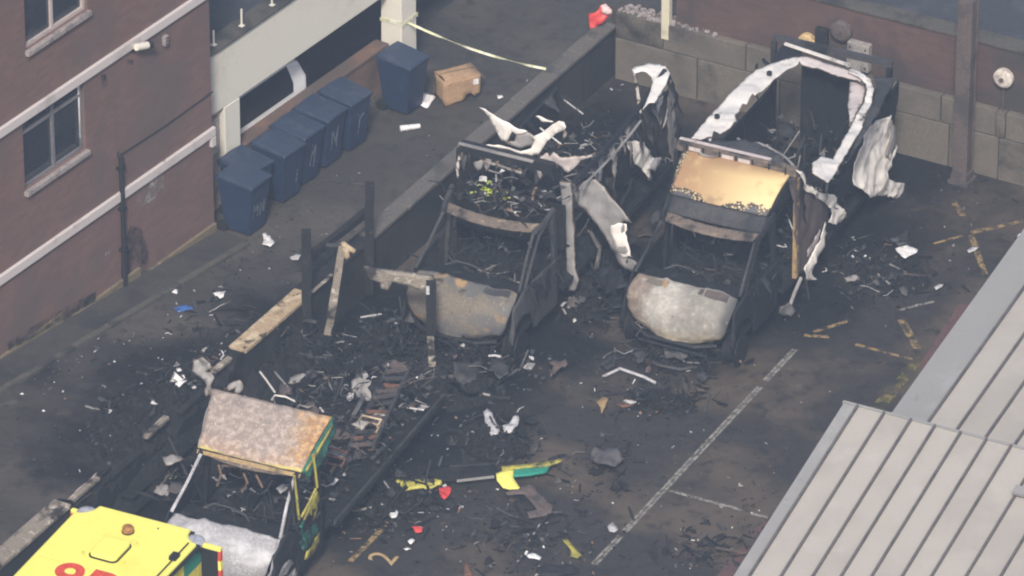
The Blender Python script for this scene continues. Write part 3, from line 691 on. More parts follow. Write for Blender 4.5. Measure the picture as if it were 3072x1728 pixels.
# steel column in front of the block wall
cbp = gz('m', 1415, 1310); mb = MB(); mb.box((0, 0, 1.7), (.22, .22, 3.4)); mb.box((0, 0, .03), (.36, .36, .06)); mb.box((0, 0, .12), (.28, .28, .14))
for s_ in (-1, 1): mb.box((0, s_ * .117, 1.7), (.26, .014, 3.4))
co_ = mb.build('steel_column', 'brown_metal'); co_.location = cbp; co_.rotation_euler = (0, 0, math.atan2(dK.y, dK.x)); tag(co_, 'tall brown steel column standing against the block wall', 'column')

# --- standing seam roofs at the right
def solve_down(P0, rd, v, x, y, zlo, zhi):
    best = None
    for i in range(400):
        z = zlo + (zhi - zlo) * i / 399; q = gz(v, x, y, z); e = abs((q - P0).dot(rd))
        if best is None or e < best[0]: best = (e, q)
    return best[1]
ZR = 3.9
rf = empty('seamed_roof_building', gz('j', 1560, 300, ZR) * 1.0)
P0 = gz('j', 1560, 300, ZR); P1 = gz('j', 2505, 545, ZR); rd = (P1 - P0).normalized()
D0 = solve_down(P0, rd, 'j', 940, 1273, 1.0, 3.9)
dn = (D0 - P0); print('roof pitch', math.degrees(math.atan2(-dn.z, math.hypot(dn.x, dn.y))), dn)
dnn = dn * 1.45
rf.location = (P0.x, P0.y, 0); tag(rf, 'building with pale standing seam metal roof in the lower right corner', 'building')
O = Vector((P0.x, P0.y, 0))
up = rd.cross(dn).normalized(); up = up if up.z > 0 else -up
def rp(s_, t_, h=0): return P0 + rd * s_ + dnn * t_ + up * h - O
stops = [0.0]
for x in (1640, 1790, 1940, 2075, 2220, 2365, 2505): stops.append((gz('j', x, 320 + (x - 1640) * .26, ZR) - P0).dot(rd))
while stops[-1] < 9: stops.append(stops[-1] + .46)
def seamed(parent, rp, stops, flash_w):
    for i, (a, b) in enumerate(zip(stops[:-1], stops[1:])):
        mb = MB(); a_, b_ = a, b
        pts = [rp(a_, 0), rp(b_, 0), rp(b_, 1), rp(a_, 1)]
        mb.prism(pts, -up * .03)
        mb.build('roof_flashing' if i == 0 else 'roof_panel', 'roof_flash' if i == 0 else 'roof_metal', parent)
        mb = MB(); mb.bar(rp(b, -.001, .022), rp(b, 1.001, .022), .032, .06, up); mb.build('roof_seam', 'roof_seam', parent)
seamed(rf, rp, stops, .3)
mb = MB(); mb.bar(rp(-.02, -.004, -.06), rp(9, -.004, -.06), .04, .16, up); mb.build('ridge_trim', 'roof_flash', rf)
mb = MB(); mb.prism([rp(.15, .01, -.04), rp(9, .01, -.04), rp(9, .99, -.04), rp(.15, .99, -.04)], (0, 0, -.05)); 
mb.build('roof_lining', 'roof_seam', rf)
mb = MB()
for (a, b) in (((.25, .02), (.25, .98)), ((.25, .02), (9, .02)), ((.25, .98), (9, .98))):
    A = rp(*a, -.1); B_ = rp(*b, -.1); mb.add([A, B_, (B_.x, B_.y, 0), (A.x, A.y, 0)], [(0, 1, 2, 3)])
mb.build('wall', 'brick_red', rf, fix=False)
q0 = gz('j', 2470, 665, ZR - .15)
# a stepped apron where the right-hand bay sits lower
mb = MB(); a = stops[8]; mb.bar(rp(a - .03, .16, .09), rp(9, .16, .09), .16, .05, up); mb.build('apron_flashing', 'roof_flash', rf)
# rear roof
ZQ = 3.0
Q1 = gz('0', 2576, 575, ZQ + .9); 
Qb = solve_down(Q1, rd, 'j', 1840, 340, 1.0, ZQ + .9)
dq = Qb - Q1; print('rear pitch', math.degrees(math.atan2(-dq.z, math.hypot(dq.x, dq.y))), dq)
r2 = empty('seamed_roof_building', (Qb.x, Qb.y, 0)); tag(r2, 'pale standing seam roof behind the front one at the right edge', 'building')
O2 = Vector((Qb.x, Qb.y, 0)); Q0 = Q1 - dq * .7; dq2 = dq * 1.75
def rp2(s_, t_, h=0): return Q0 + rd * s_ + dq2 * t_ + up * h - O2
st2 = [0.0, .60]
while st2[-1] < 8: st2.append(st2[-1] + .46)
seamed(r2, rp2, st2, .6)
mb = MB()
for (a, b) in (((.25, .02), (.25, .98)), ((.25, .02), (8, .02)), ((.25, .98), (8, .98))):
    A = rp2(*a, -.1); B_ = rp2(*b, -.1); mb.add([A, B_, (B_.x, B_.y, 0), (A.x, A.y, 0)], [(0, 1, 2, 3)])
mb.build('wall', 'brick_red', r2, fix=False)

# ================================================================== HAZE OF SMOKE AND AIR
hz = MB(); hz.box((0, -10, 31.0), (300, 300, 64.0))
hm = bpy.data.materials.new('haze'); hm.use_nodes = True; MAT['haze'] = hm
hn = hm.node_tree.nodes; hn.remove(hn['Principled BSDF'])
pvn = hn.new('ShaderNodeVolumePrincipled'); pvn.inputs['Density'].default_value = .00110; pvn.inputs['Color'].default_value = (.62, .77, 1.0, 1)
pvn.inputs['Anisotropy'].default_value = 0.0
hm.node_tree.links.new(pvn.outputs[0], hn['Material Output'].inputs['Volume'])
tag(hz.build('haze', 'haze'), 'thin bluish smoke haze over the yard', None, None, 'stuff')

# ================================================================== BURNT AMBULANCES
def vehicle(name, v, l, r, yaw, label):
    A = gz(v, l[0], l[1], 1.22); B = gz(v, r[0], r[1], 1.22); c = (A + B) / 2
    e = empty(name, (c.x, c.y, 0), -yaw); tag(e, label, 'ambulance'); return e
class Veh:
    def __init__(s, e): s.e = e; s.M = mtx(e)
    def h(s, v, x, y, ax, val):
        n = {'x': (1, 0, 0), 'y': (0, 1, 0), 'z': (0, 0, 1)}[ax]; p = [val * k for k in n]
        return hit(v, x, y, p, n, s.M)
    def hp(s, v, x, y, p, n): return hit(v, x, y, p, n, s.M)
    def torn(s, name, v, pts, ax, val, m, **k):
        k.setdefault('jag', .006 if any(w in name for w in ('rail', 'hook', 'sail', 'roof_strip', 'big_torn')) else .022); k['thick'] = min(k.get('thick', .008), .012) if 'post' not in name else k.get('thick', .01)
        return sheet(name, [s.h(v, a, b, ax, val) for a, b in pts], m, s.e, **k)
    def slant(s, name, v, pts, p, n, m, **k):
        return sheet(name, [s.hp(v, a, b, p, n) for a, b in pts], m, s.e, **k)
HW = .98
def cab(V, hoodm, sidem, headm, pillarm, hood_sink=0, hz_=0.0, wx=1.0, rec=((.12, .34, 'brown_metal'), (.63, .92, 'burnt_steel'))):
    e = V.e
    prof = [(0.0, 1.22, .86), (-.17, 1.175, .89), (-.35, 1.10, .895), (-.49, .985, .885), (-.545, .82, .85), (-.57, .64, .77), (-.56, .50, .60)]
    def hood(u, v):
        t = v * (len(prof) - 1); i = min(int(t), len(prof) - 2); f = t - i
        y, z, w = [prof[i][k] * (1 - f) + prof[i + 1][k] * f for k in range(3)]
        q = 2 * u - 1
        dent = .030 * noise.noise(Vector((q * 2.4, v * 3, 1.3 + V.e.location.x))) + .010 * noise.noise(Vector((q * 9, v * 11, V.e.location.y)))
        if v > .45: dent += .035 * math.exp(-(q / .42) ** 2) * (-1)
        ridge = .03 * math.exp(-((abs(q) - .40 + .10 * v) / .06) ** 2)
        return (q * w + .012 * noise.noise(Vector((v * 6, q, 3))), y + (.20 * v + .03) * q * q + dent, z - .05 * abs(q) ** 3 * (1 - v) + ridge * (1 - .5 * v) + dent - hood_sink * .05)
    mb = MB(); mb.grid(hood, 36, 24); h = mb.build('bonnet', hoodm, e, smooth=True, thick=.018, fix=False)
    for (u0, u1, mm) in rec:      # darker sheets laid on the bonnet; the vent recesses' shade is in their colour
        mb = MB(); mb.grid(lambda u, v: Vector(hood(u0 + (u1 - u0) * u, .035 + v * (.13 + .03 * u))) + Vector((0, -.004, .012)), 8, 5); mb.build('cowl_patch', mm, h, fix=False)
    mb = MB(); mb.tube([(-.72, -.45, .52), (-.4, -.60, .50), (.4, -.60, .50), (.72, -.45, .52)], .035, 6); mb.tube([(-.6, -.50, .34), (.6, -.52, .33)], .03, 6)
    for k in (-.5, -.2, .25, .55): mb.bar((k, -.55, .5), (k + .03, -.5, .3), .04, .03)
    mb.build('bumper_beam', 'burnt_steel', e)
    # front structure
    mb = MB(); mb.box((0, -.12, .62), (1.2, .5, .45)); mb.box((0, -.35, .52), (.9, .2, .4)); mb.build('engine', 'char', e, bevel=.03)
    for sx in (-1, 1):
        x = sx * HW; P_ = []
        P_ += [(x * .93, -.40, .50), (x * .95, -.40, .66)]
        for k in range(9):
            a = R(170 - k * 20); P_.append((x, -.02 + .40 * math.cos(a), .40 + .42 * math.sin(a)))
        P_ += [(x, .42, .38), (x, 1.28, .36), (x, 1.28, 1.23), (x * .97, .06, 1.24), (x * .93, -.26, 1.07)]
        # the arch points run back to front, so order the polygon along the upper edge
        arch = P_[2:11]; poly = [P_[0], P_[1]] + arch + P_[11:]
        sheet('door_panel' if sx > 0 else 'side_panel', poly, sidem, e, thick=.03, amp=.012, cuts=3)
        mb = MB()
        mb.tube([(sx * .90, .0, 1.22), (sx * .865 * wx, .40, 1.60 + hz_ * .5), (sx * .82 * wx, .78, 1.94 + hz_)], [.028, .024, .028], 6); mb.build('windscreen_pillar', pillarm, e)
        mb = MB(); mb.bar((sx * .96, 1.24, .5), (sx * .88, 1.30, 2.02), .10, .07, (1, 0, 0)); mb.build('door_pillar', sidem, e)
        mb = MB(); mb.tube([(sx * .82 * wx, .78, 1.94 + hz_), (sx * .85, 1.0, 2.0 + hz_), (sx * .88, 1.32, 2.04)], .045, 6); mb.build('roof_rail', sidem, e)
        mb = MB()
        if sx > 0: mb.tube([(sx * .95, .10, 1.24), (sx * .93, .20, 1.30), (sx * .91, .46, 1.56), (sx * .885, .78, 1.84), (sx * .88, 1.1, 1.90), (sx * .92, 1.20, 1.5), (sx * .95, 1.18, 1.24)], .022, 5); mb.build('window_channel', sidem, e) if sx > 0 else None
        mb = MB(); mb.tube([(sx * 1.0, .30, .45), (sx * 1.0, .42, .80), (sx * 1.0, .24, 1.0), (sx * .995, .18, 1.22)], .008, 4); mb.build('door_seam', 'rubber', e); mb = MB(); mb.tube([(sx * 1.0, 1.20, .42), (sx * 1.0, 1.19, 1.22)], .008, 4); mb.build('door_seam', 'rubber', e)
        mb = MB(); mb.bar((sx * 1.012, 1.02, 1.02), (sx * 1.012, 1.16, 1.03), .02, .03); mb.build('door_handle', 'burnt_steel_grey', e)
        mb = MB(); mb.tube([(sx * .96, .22, 1.28), (sx * 1.10, .16, 1.36), (sx * 1.14, .20, 1.22)], .018, 5); mb.build('mirror_stump', 'burnt_steel', e)
        for yy, nm in ((-.02, 'wheel'), (3.55, 'wheel')):
            mb = MB(); mb.lathe([(.20, -.11), (.25, -.12), (.25, -.09), (.19, -.04), (.19, .04), (.25, .09), (.25, .12), (.20, .11)], (sx * .84, yy, .26), 'x', 18); w = mb.build(nm, 'burnt_steel', e)
            mb = MB(); mb.lathe([(.10, .0), (.08, .05 * sx)], (sx * .86, yy, .26), 'x', 10); mb.build('hub', 'rust', w)
    def head(u, v):
        q = 2 * u - 1
        return (q * (.83 + .02 * v) * wx, .70 + .17 * v + .17 * q * q, 1.92 + hz_ + .075 * v - .02 * q * q + .012 * noise.noise(Vector((q * 8, v * 3, 0))))
    mb = MB(); mb.grid(head, 40, 6); mb.build('roof_header', headm, e, smooth=True, thick=.03, fix=False)
    # dash, bulkhead, seats, wheel rim, floor
    mb = MB()
    mb.grid(lambda u, v: ((2 * u - 1) * .84, .03 + v * .42, 1.18 - .10 * v + .05 * noise.noise(Vector((u * 9, v * 5, 4)))), 20, 6)
    mb.box((0, .42, .85), (1.7, .08, .5)); mb.build('dashboard', 'char', e, fix=False)
    mb = MB(); mb.tube([(-.55, .36, 1.17), (-.40, .44, 1.24), (-.15, .46, 1.22), (.12, .42, 1.18), (.22, .36, 1.12)], .016, 5); mb.build('dash_rail', 'burnt_steel_grey', e)
    for sx in (-.45, .45):
        mb = MB(); r_ = lambda a=.07: rnd.uniform(-a, a)
        for d in (-.2, .2):
            mb.tube([(sx + d, .62, .70), (sx + d + r_(), 1.05, .70 + r_()), (sx + d + r_(.14), 1.18 + r_(), 1.12 + r_(.12)), (sx + d + r_(.2), 1.15 + r_(.15), 1.30 + r_(.16))], .013, 5)
        for k in range(4): z_ = rnd.uniform(.8, 1.25); mb.tube([(sx - .2 + r_(), 1.1 + r_(), z_), (sx + r_(), 1.1 + r_(), z_ + r_(.1)), (sx + .2 + r_(), 1.1 + r_(), z_ + r_(.1))], .008, 4)
        mb.build('seat_frame', 'burnt_steel', e)
    for k in range(7):
        mb = MB(); x = rnd.uniform(-.7, .7); y = rnd.uniform(.5, 1.2); q_ = [Vector((x, y, rnd.uniform(.7, 1.0)))]
        for t_ in range(3): q_.append(q_[-1] + Vector((rnd.uniform(-.2, .2), rnd.uniform(-.12, .12), rnd.uniform(.0, .28))))
        mb.tube(q_, .008, 4); mb.build('loose_wire', 'burnt_steel_grey' if k % 2 else 'burnt_steel', e)
    mb = MB(); mb.box((0, .75, .50), (1.86, 1.5, .08)); mb.build('cab_floor', 'char', e)
    rub = rubble(V, -.8, .8, .1, 1.2, .60, 130, .10, (6, 3, 2, .8, .4)); tag(rub, None, None, None, 'stuff')

def mat_bonnet():
    m, nt, N, L, P = nodes('hood_ash')
    tc = N.new('ShaderNodeTexCoord').outputs['Object']; sp = N.new('ShaderNodeSeparateXYZ'); L.new(tc, sp.inputs[0])
    n1 = tex_noise(N, L, tc, 2.0, 6, .65); n2 = tex_noise(N, L, tc, 8, 6, .7); n3 = tex_noise(N, L, tc, 24, 4, .7)
    def wob(src, k):
        w = N.new('ShaderNodeMath'); w.operation = 'MULTIPLY_ADD'; L.new(n1, w.inputs[0]); w.inputs[1].default_value = k; L.new(src, w.inputs[2]); return w.outputs[0]
    col = mix(N, L, ramp(N, L, n2, .40, .64), (.22, .205, .18), (.31, .29, .255))
    ab = N.new('ShaderNodeMath'); ab.operation = 'ABSOLUTE'; L.new(wob(sp.outputs[0], .6), ab.inputs[0])
    col = mix(N, L, ramp(N, L, ab.outputs[0], .45, .15), col, mix(N, L, ramp(N, L, n2, .42, .60), (.33, .31, .275), (.44, .415, .37)))          # bleached middle
    col = mix(N, L, ramp(N, L, wob(sp.outputs[0], .7), -.05, -.40), col, mix(N, L, ramp(N, L, n2, .42, .60), (.18, .14, .11), (.27, .21, .165))) # rusty left wing
    col = mix(N, L, ramp(N, L, wob(sp.outputs[0], .5), .85, 1.15), col, (.07, .068, .07))  # sooty right wing
    col = mix(N, L, ramp(N, L, wob(sp.outputs[2], .35), .95, .70), col, mix(N, L, ramp(N, L, n2, .42, .60), (.26, .215, .155), (.36, .305, .22)))   # tan lower lip
    col = mix(N, L, ramp(N, L, n2, .60, .70), col, (.52, .49, .45))
    col = mix(N, L, ramp(N, L, n2, .36, .30), col, (.12, .10, .09))
    L.new(col, P.inputs['Base Color']); P.inputs['Roughness'].default_value = .85
    b = N.new('ShaderNodeBump'); b.inputs['Strength'].default_value = .5; b.inputs['Distance'].default_value = .02; L.new(n3, b.inputs['Height']); L.new(b.outputs[0], P.inputs['Normal'])
del MAT['hood_ash']; mat_bonnet()
PALETTE = ['char', 'burnt_steel_grey', 'ash_grey', 'scrap_pale', 'scrap_brown', 'scrap_bright', 'dull_aluminium', 'hivis', 'rust']
def shard(mb, c, s, mi, kind=None, r=rnd):
    k = kind or r.choice(('chip', 'chip', 'rod', 'wire', 'strip', 'clump'))
    rot = Matrix.Rotation(r.uniform(0, 6.28), 3, 'Z') @ Matrix.Rotation(r.uniform(-.6, .6), 3, 'X') @ Matrix.Rotation(r.uniform(-.6, .6), 3, 'Y')
    c = Vector(c)
    if k == 'chip':
        n = r.randint(4, 6); ps = []
        for i in range(n):
            a = i * 6.283 / n + r.uniform(-.3, .3); q = s * r.uniform(.35, .75); ps.append(Vector((math.cos(a) * q, math.sin(a) * q * r.uniform(.4, .9), r.uniform(-.2, .2) * s)))
        ps = [rot @ p + c for p in ps]; mb.prism(ps, rot @ Vector((0, 0, .008)), mi)
    elif k == 'rod':
        d = rot @ Vector((1, 0, 0)) * s * r.uniform(.7, 1.4); mb.bar(c - d, c + d, s * .09 + .006, s * .07 + .006, (0, 0, 1), mi)
    elif k == 'wire':
        ps = [c]
        for i in range(3):
            ps.append(ps[-1] + Vector((r.uniform(-1, 1), r.uniform(-1, 1), r.uniform(-.35, .5))) * s * .8)
        mb.tube(ps, .006 + s * .03, 4, mi)
    elif k == 'strip':
        a = rot @ Vector((1, 0, 0)) * s; b = rot @ Vector((0, 1, 0)) * s * .16; z = rot @ Vector((0, 0, 1)) * s * .35
        p = [c - a - b, c - a + b, c - b + z * .5, c + b + z * .5, c + a - b - z * .4, c + a + b - z * .4]
        t = Vector((0, 0, .008)); p2 = [q + t for q in p]
        mb.add(p + p2, [(0, 1, 3, 2), (2, 3, 5, 4), (6, 8, 9, 7), (8, 10, 11, 9), (0, 2, 8, 6), (2, 4, 10, 8), (1, 7, 9, 3), (3, 9, 11, 5), (0, 6, 7, 1), (4, 5, 11, 10)], mi)
    else:
        ps = []
        for i in range(6):
            a = i * 1.047; ps.append(rot @ Vector((math.cos(a), math.sin(a), 0)) * s * r.uniform(.25, .5) + c)
        t_ = c + Vector((r.uniform(-.1, .1), r.uniform(-.1, .1), r.uniform(.25, .5))) * s; b_ = c - Vector((0, 0, .2 * s))
        mb.add(ps + [t_, b_], [(i, (i + 1) % 6, 6) for i in range(6)] + [((i + 1) % 6, i, 7) for i in range(6)], mi)
def pick(w):
    t = rnd.uniform(0, sum(w)); a = 0
    for i, k in enumerate(w):
        a += k
        if t <= a: return i
    return 0
def rubble(V, x0, x1, y0, y1, z, n, size, w, name='burnt_contents', hvar=.25):
    mb = MB()
    for i in range(n):
        x, y = rnd.uniform(x0, x1), rnd.uniform(y0, y1)
        zz = z + rnd.random() ** 2 * hvar
        shard(mb, (x, y, zz), size * rnd.uniform(.4, 1.6), pick(w))
    return mb.build(name, PALETTE, V.e)
def heap(V, x0, x1, y0, y1, z, h, m='char', name='ash_heap', seed=0, n=70):
    mb = MB()
    def fn(u, v):
        x = x0 + (x1 - x0) * u; y = y0 + (y1 - y0) * v; e_ = min(1, 5 * min(u, 1 - u), 5 * min(v, 1 - v))
        k = noise.noise(Vector((x * 1.7, y * 1.7, seed))) * .5 + .5; k2 = noise.noise(Vector((x * 6, y * 6, seed + 3))); k3 = abs(noise.noise(Vector((x * 13, y * 13, seed + 7))))
        return (x, y, z + e_ * (h * (k + .25 * k2) + .12 * k3))
    mb.grid(fn, n, n); return mb.build(name, m, V.e if V else None, fix=False)
def box_base(V, m='burnt_steel'):
    e = V.e; y0, y1 = 1.45, 5.68
    mb = MB(); mb.box((0, (y0 + y1) / 2, .56), (2.06, y1 - y0, .08)); mb.build('load_floor', 'char', e)
    for sx in (-1, 1):
        mb = MB(); mb.bar((sx * .42, 1.2, .45), (sx * .42, y1, .45), .10, .14); mb.build('chassis_rail', 'burnt_steel', e)

def shreds(V, a, b, n, length, mats, out=(.12, 0, 0), wid=.10, name='hanging_shred'):
    a = Vector(a); b = Vector(b); d = (b - a).normalized(); o = Vector(out)
    for i in range(n):
        t = (i + rnd.uniform(.1, .9)) / n; p = a.lerp(b, t); L_ = length * rnd.uniform(.35, 1.2); w = wid * rnd.uniform(.4, 1.5)
        k = rnd.uniform(-.4, .4); dn_ = Vector((0, 0, -1)) * L_ + o * rnd.uniform(-.3, 1.5) + d * k * L_
        pts = [p - d * w, p + d * w * .8, p + dn_ * .4 + d * w * rnd.uniform(.2, 1.0), p + dn_ * .75 + d * w * rnd.uniform(.1, .5), p + dn_, p + dn_ * .6 - d * w * rnd.uniform(.1, .6), p + dn_ * .3 - d * w * rnd.uniform(.4, 1.0)]
        sheet(name, pts, rnd.choice(mats), V.e, thick=.006, amp=.045, freq=4, cuts=3, jag=.03)
def tangle(V, x0, x1, y0, y1, z0, z1, n, mats, name='tangled_wire', r=(.004, .010), step=.20):
    mb = MB()
    for i in range(n):
        q = [Vector((rnd.uniform(x0, x1), rnd.uniform(y0, y1), rnd.uniform(z0, z1)))]
        for k in range(rnd.randint(2, 5)): q.append(q[-1] + Vector((rnd.uniform(-1, 1), rnd.uniform(-1, 1), rnd.uniform(-.5, .55))) * step)
        mb.tube(q, rnd.uniform(*r), 4, rnd.randrange(len(mats)))
    return tag(mb.build(name, mats, V.e), None, None, None, 'stuff')
SH = ['burnt_steel', 'burnt_steel_grey', 'burnt_steel_grey', 'dull_aluminium', 'bare_aluminium']
SD = ['burnt_steel', 'burnt_steel', 'burnt_steel_grey', 'dull_aluminium']
TW = ['burnt_steel', 'burnt_steel_grey', 'char', 'burnt_steel', 'char', 'burnt_steel_grey', 'burnt_steel', 'dull_aluminium', 'char', 'brown_metal']
# ---------------------------------------------------------------- right-hand ambulance (roof ring still standing)
C = Veh(vehicle('burnt_ambulance', 'g', (395, 790), (960, 905), R(25.5), 'burnt-out ambulance with orange scorched panel above its windscreen and white roof frame'))
cab(C, 'hood_ash', 'burnt_steel', 'header_rust', 'burnt_steel_grey', 0, -.17, .98, ((.13, .34, 'hood_tan'), (.64, .92, 'brown_metal'))); box_base(C)
ZT = 2.52
e = C.e
# deflector panel over the cab
pts = [C.hp('g', x, y, (0, 1.25, 2.05), (0, -.62, .78)) for x, y in ((640, 168), (760, 205), (900, 240), (1060, 275), (1228, 312), (1190, 400), (1150, 455), (1000, 500), (860, 490), (740, 470), (585, 415), (590, 330), (605, 240))]
pc = [(-.90, 1.80, 2.46), (.90, 1.80, 2.46), (.83, 1.10, 2.06), (-.83, 1.10, 2.06)]
def defl(u, v):
    q = 2 * u - 1
    x = q * (.93 - .09 * v); y = 1.86 - .76 * v + .06 * q * q; z = 2.50 - .42 * v + .07 * math.sin(v * 3.14) - .03 * q * q
    return (x, y, z + .006 * noise.noise(Vector((q * 4, v * 5, 2))))
mb = MB(); mb.grid(lambda u, v: ((2 * u - 1) * (.82 + .03 * v), .93 + .22 * v + .06 * (2 * u - 1) ** 2, 1.835 + .22 * v - .02 * (2 * u - 1) ** 2), 20, 6); mb.build('cab_roof', 'burnt_steel_grey', e, smooth=True, thick=.02, fix=False)
mb = MB(); mb.grid(defl, 30, 16); mb.build('roof_deflector', 'panel_toasted', e, smooth=True, thick=.02, fix=False)
for sx in (-1, 1):
    sheet('deflector_side', [(sx * .93, 1.88, 2.48), (sx * .845, 1.12, 2.07), (sx * .88, 1.35, 2.0), (sx * .97, 1.9, 2.0)], 'burnt_steel', e, amp=.01)
mb = MB(); mb.bar((-1.03, 1.90, 2.52), (1.03, 1.90, 2.52), .10, .15); cbm = mb.build('front_crossbar', 'header_rust', e)
for i in range(7):
    mb = MB(); xx = -.86 + i * .285; mb.box((xx, 1.845, 2.52), (.022, .03, .145)); mb.build('slot', 'rubber', cbm)
for i in range(6):
    mb = MB(); mb.box((-.72 + i * .285, 1.846, 2.53), (.20, .02, .06)); mb.build('slot_plate', 'pink_aluminium' if i in (0, 2, 3) else 'header_rust', cbm)
mb = MB(); mb.bar((-1.03, 1.955, 2.61), (.55, 1.955, 2.61), .06, .015); mb.build('bar_lip', 'pink_aluminium', e)
# front corner posts, rear frame, dark outer roof edges
mb = MB(); mb.bar((1.04, 1.88, .6), (1.04, 1.86, 2.44), .08, .07, (1, 0, 0)); mb.build('corner_post', 'scorched_edge', e)
mb = MB(); mb.bar((-1.04, 1.88, .6), (-1.04, 1.86, 2.44), .08, .07, (1, 0, 0)); mb.build('corner_post', 'burnt_steel', e)
for sx in (-1, 1):
    mb = MB(); mb.bar((sx * 1.02, 5.66, .6), (sx * 1.02, 5.66, 2.5), .10, .08, (1, 0, 0)); mb.build('rear_post', 'burnt_steel', e)
mb = MB(); mb.bar((-1.05, 5.70, 2.56), (1.05, 5.70, 2.56), .09, .10); mb.build('rear_header', 'burnt_steel_grey', e)
wa_, wb_ = C.h('n', 1850, 358, 'z', 2.63), C.h('n', 2480, 568, 'z', 2.63)
mb = MB(); mb.bar(wa_, wb_, .05, .035); mb.build('rear_light_bar', 'bare_aluminium', e)
C.torn('roof_side_rail', 'n', [(940, 1270), (1120, 1060), (1290, 880), (1430, 735), (1560, 618), (1740, 545), (1940, 488), (2005, 500), (1985, 555), (1890, 605), (1765, 690), (1690, 765), (1560, 862), (1535, 850), (1480, 935), (1440, 935), (1410, 1005), (1370, 1058), (1388, 1112), (1300, 1190), (1225, 1232), (1165, 1195), (1130, 1340), (1100, 1260), (1040, 1285)], 'z', ZT, 'bare_aluminium', amp=.03, freq=2.2, cuts=4, thick=.02)
for (x, y) in ((1700, 645), (1195, 1062)):
    q = C.h('n', x, y, 'z', ZT + .05); mb = MB(); mb.lathe([(.045, -.02), (.045, .03)], q, 'z', 12); mb.build('hole_disc', 'rubber', e)  # black discs set on the rail, a hole's darkness put into their colour
C.torn('roof_rear_rail', 'n', [(1930, 500), (2010, 490), (2080, 490), (2200, 530), (2330, 570), (2480, 620), (2620, 680), (2600, 760), (2540, 710), (2420, 680), (2300, 645), (2160, 600), (2020, 560)], 'z', ZT, 'pink_aluminium', amp=.03, cuts=3, thick=.02)
C.torn('roof_edge_rail', 'm', [(600, 480), (700, 535), (755, 580), (780, 650), (760, 740), (720, 830), (690, 930), (640, 1020), (580, 1120), (520, 1220), (440, 1345), (400, 1300), (330, 1260), (325, 1190), (400, 1120), (480, 1140), (540, 1040), (600, 930), (650, 840), (700, 740), (725, 660), (720, 610), (660, 570), (590, 540)], 'z', ZT, 'bare_aluminium', amp=.03, cuts=3, thick=.02)
C.torn('roof_outer_edge', 'm', [(770, 545), (860, 560), (945, 560), (900, 640), (800, 820), (720, 960), (620, 1130), (570, 1190), (640, 1030), (700, 920), (730, 830), (790, 700), (795, 630)], 'z', ZT - .02, 'burnt_steel_grey', amp=.015, cuts=3, thick=.02)
C.torn('inner_lining', 'm', [(600, 580), (660, 590), (715, 640), (700, 740), (640, 850), (600, 930), (590, 760)], 'z', ZT - .10, 'pink_aluminium', amp=.03, cuts=2)
C.torn('roof_corner', 'n', [(1850, 365), (2000, 420), (2030, 500), (1920, 490), (1760, 540), (1700, 560), (1780, 440)], 'z', ZT - .03, 'burnt_steel', amp=.03, cuts=3)
# right side: dark wall with a big bright torn panel
C.torn('side_wall', 'm', [(955, 580), (940, 850), (900, 1320), (640, 1345), (560, 1449), (500, 1500), (470, 1360), (640, 1130), (800, 870)], 'x', 1.05, 'burnt_steel', amp=.03, cuts=3, thick=.03)
C.torn('torn_side_panel', 'm', [(915, 835), (930, 960), (925, 1060), (890, 1150), (880, 1290), (940, 1320), (1012, 1330), (1020, 1375), (1062, 1375), (1040, 1440), (1025, 1470), (880, 1420), (720, 1425), (680, 1370), (640, 1340), (655, 1220), (668, 1100), (720, 980), (790, 880)], 'x', 1.16, 'pale_skin', amp=.07, freq=2.4, cuts=4, thick=.02)
C.torn('torn_trim', 'm', [(905, 870), (935, 960), (925, 1060), (890, 1160), (860, 1130), (885, 1010)], 'x', 1.22, 'dull_aluminium', amp=.03, cuts=2)
C.torn('front_side_panel', 'g', [(1255, 260), (1320, 225), (1390, 330), (1470, 420), (1485, 500), (1440, 600), (1380, 700), (1335, 770), (1300, 800), (1285, 600), (1265, 330)], 'x', 1.07, 'brown_metal', amp=.04, cuts=3, thick=.02)
C.torn('torn_strip', 'g', [(1300, 205), (1330, 215), (1345, 280), (1390, 325), (1450, 340), (1500, 345), (1530, 400), (1570, 470), (1545, 490), (1510, 515), (1475, 500), (1490, 440), (1450, 390), (1380, 345), (1330, 310)], 'x', 1.13, 'pale_skin', amp=.05, cuts=3)
C.torn('torn_strip', 'g', [(1450, 500), (1462, 560), (1430, 660), (1385, 740), (1375, 790), (1395, 820), (1350, 830), (1335, 760), (1370, 700), (1420, 600)], 'x', 1.14, 'pale_skin', amp=.04, cuts=3)
C.torn('torn_lining', 'g', [(1440, 520), (1420, 600), (1370, 690), (1335, 700), (1360, 640), (1400, 560)], 'x', 1.11, 'pink_aluminium', amp=.04, cuts=2)
for pl, r_, m in (([(1315, 810), (1280, 890), (1245, 985)], .03, 'dull_aluminium'), ([(1340, 815), (1355, 900), (1370, 1000)], .022, 'burnt_steel_grey')):
    mb = MB(); mb.tube([C.h('g', x, y, 'x', 1.12) for x, y in pl], r_, 6); mb.build('hanging_strut', m, e)
C.torn('torn_foot', 'g', [(1240, 950), (1270, 970), (1290, 1010), (1240, 1025), (1190, 1010), (1190, 980)], 'x', 1.15, 'dull_aluminium', amp=.03)
mb = MB(); mb.tube([C.h('n', x, y, 'z', 2.35) for x, y in ((1395, 1275), (1460, 1325), (1600, 1320), (1700, 1365), (1850, 1450), (1930, 1530))], .022, 6); mb.build('bent_pipe', 'dull_aluminium', e)
C.torn('roof_skin_remnant', 'n', [(1010, 1320), (1200, 1270), (1400, 1290), (1560, 1330), (1760, 1420), (1900, 1520), (1600, 1510), (1200, 1460), (1050, 1420)], 'z', 2.44, 'burnt_steel_grey', amp=.05, cuts=3)
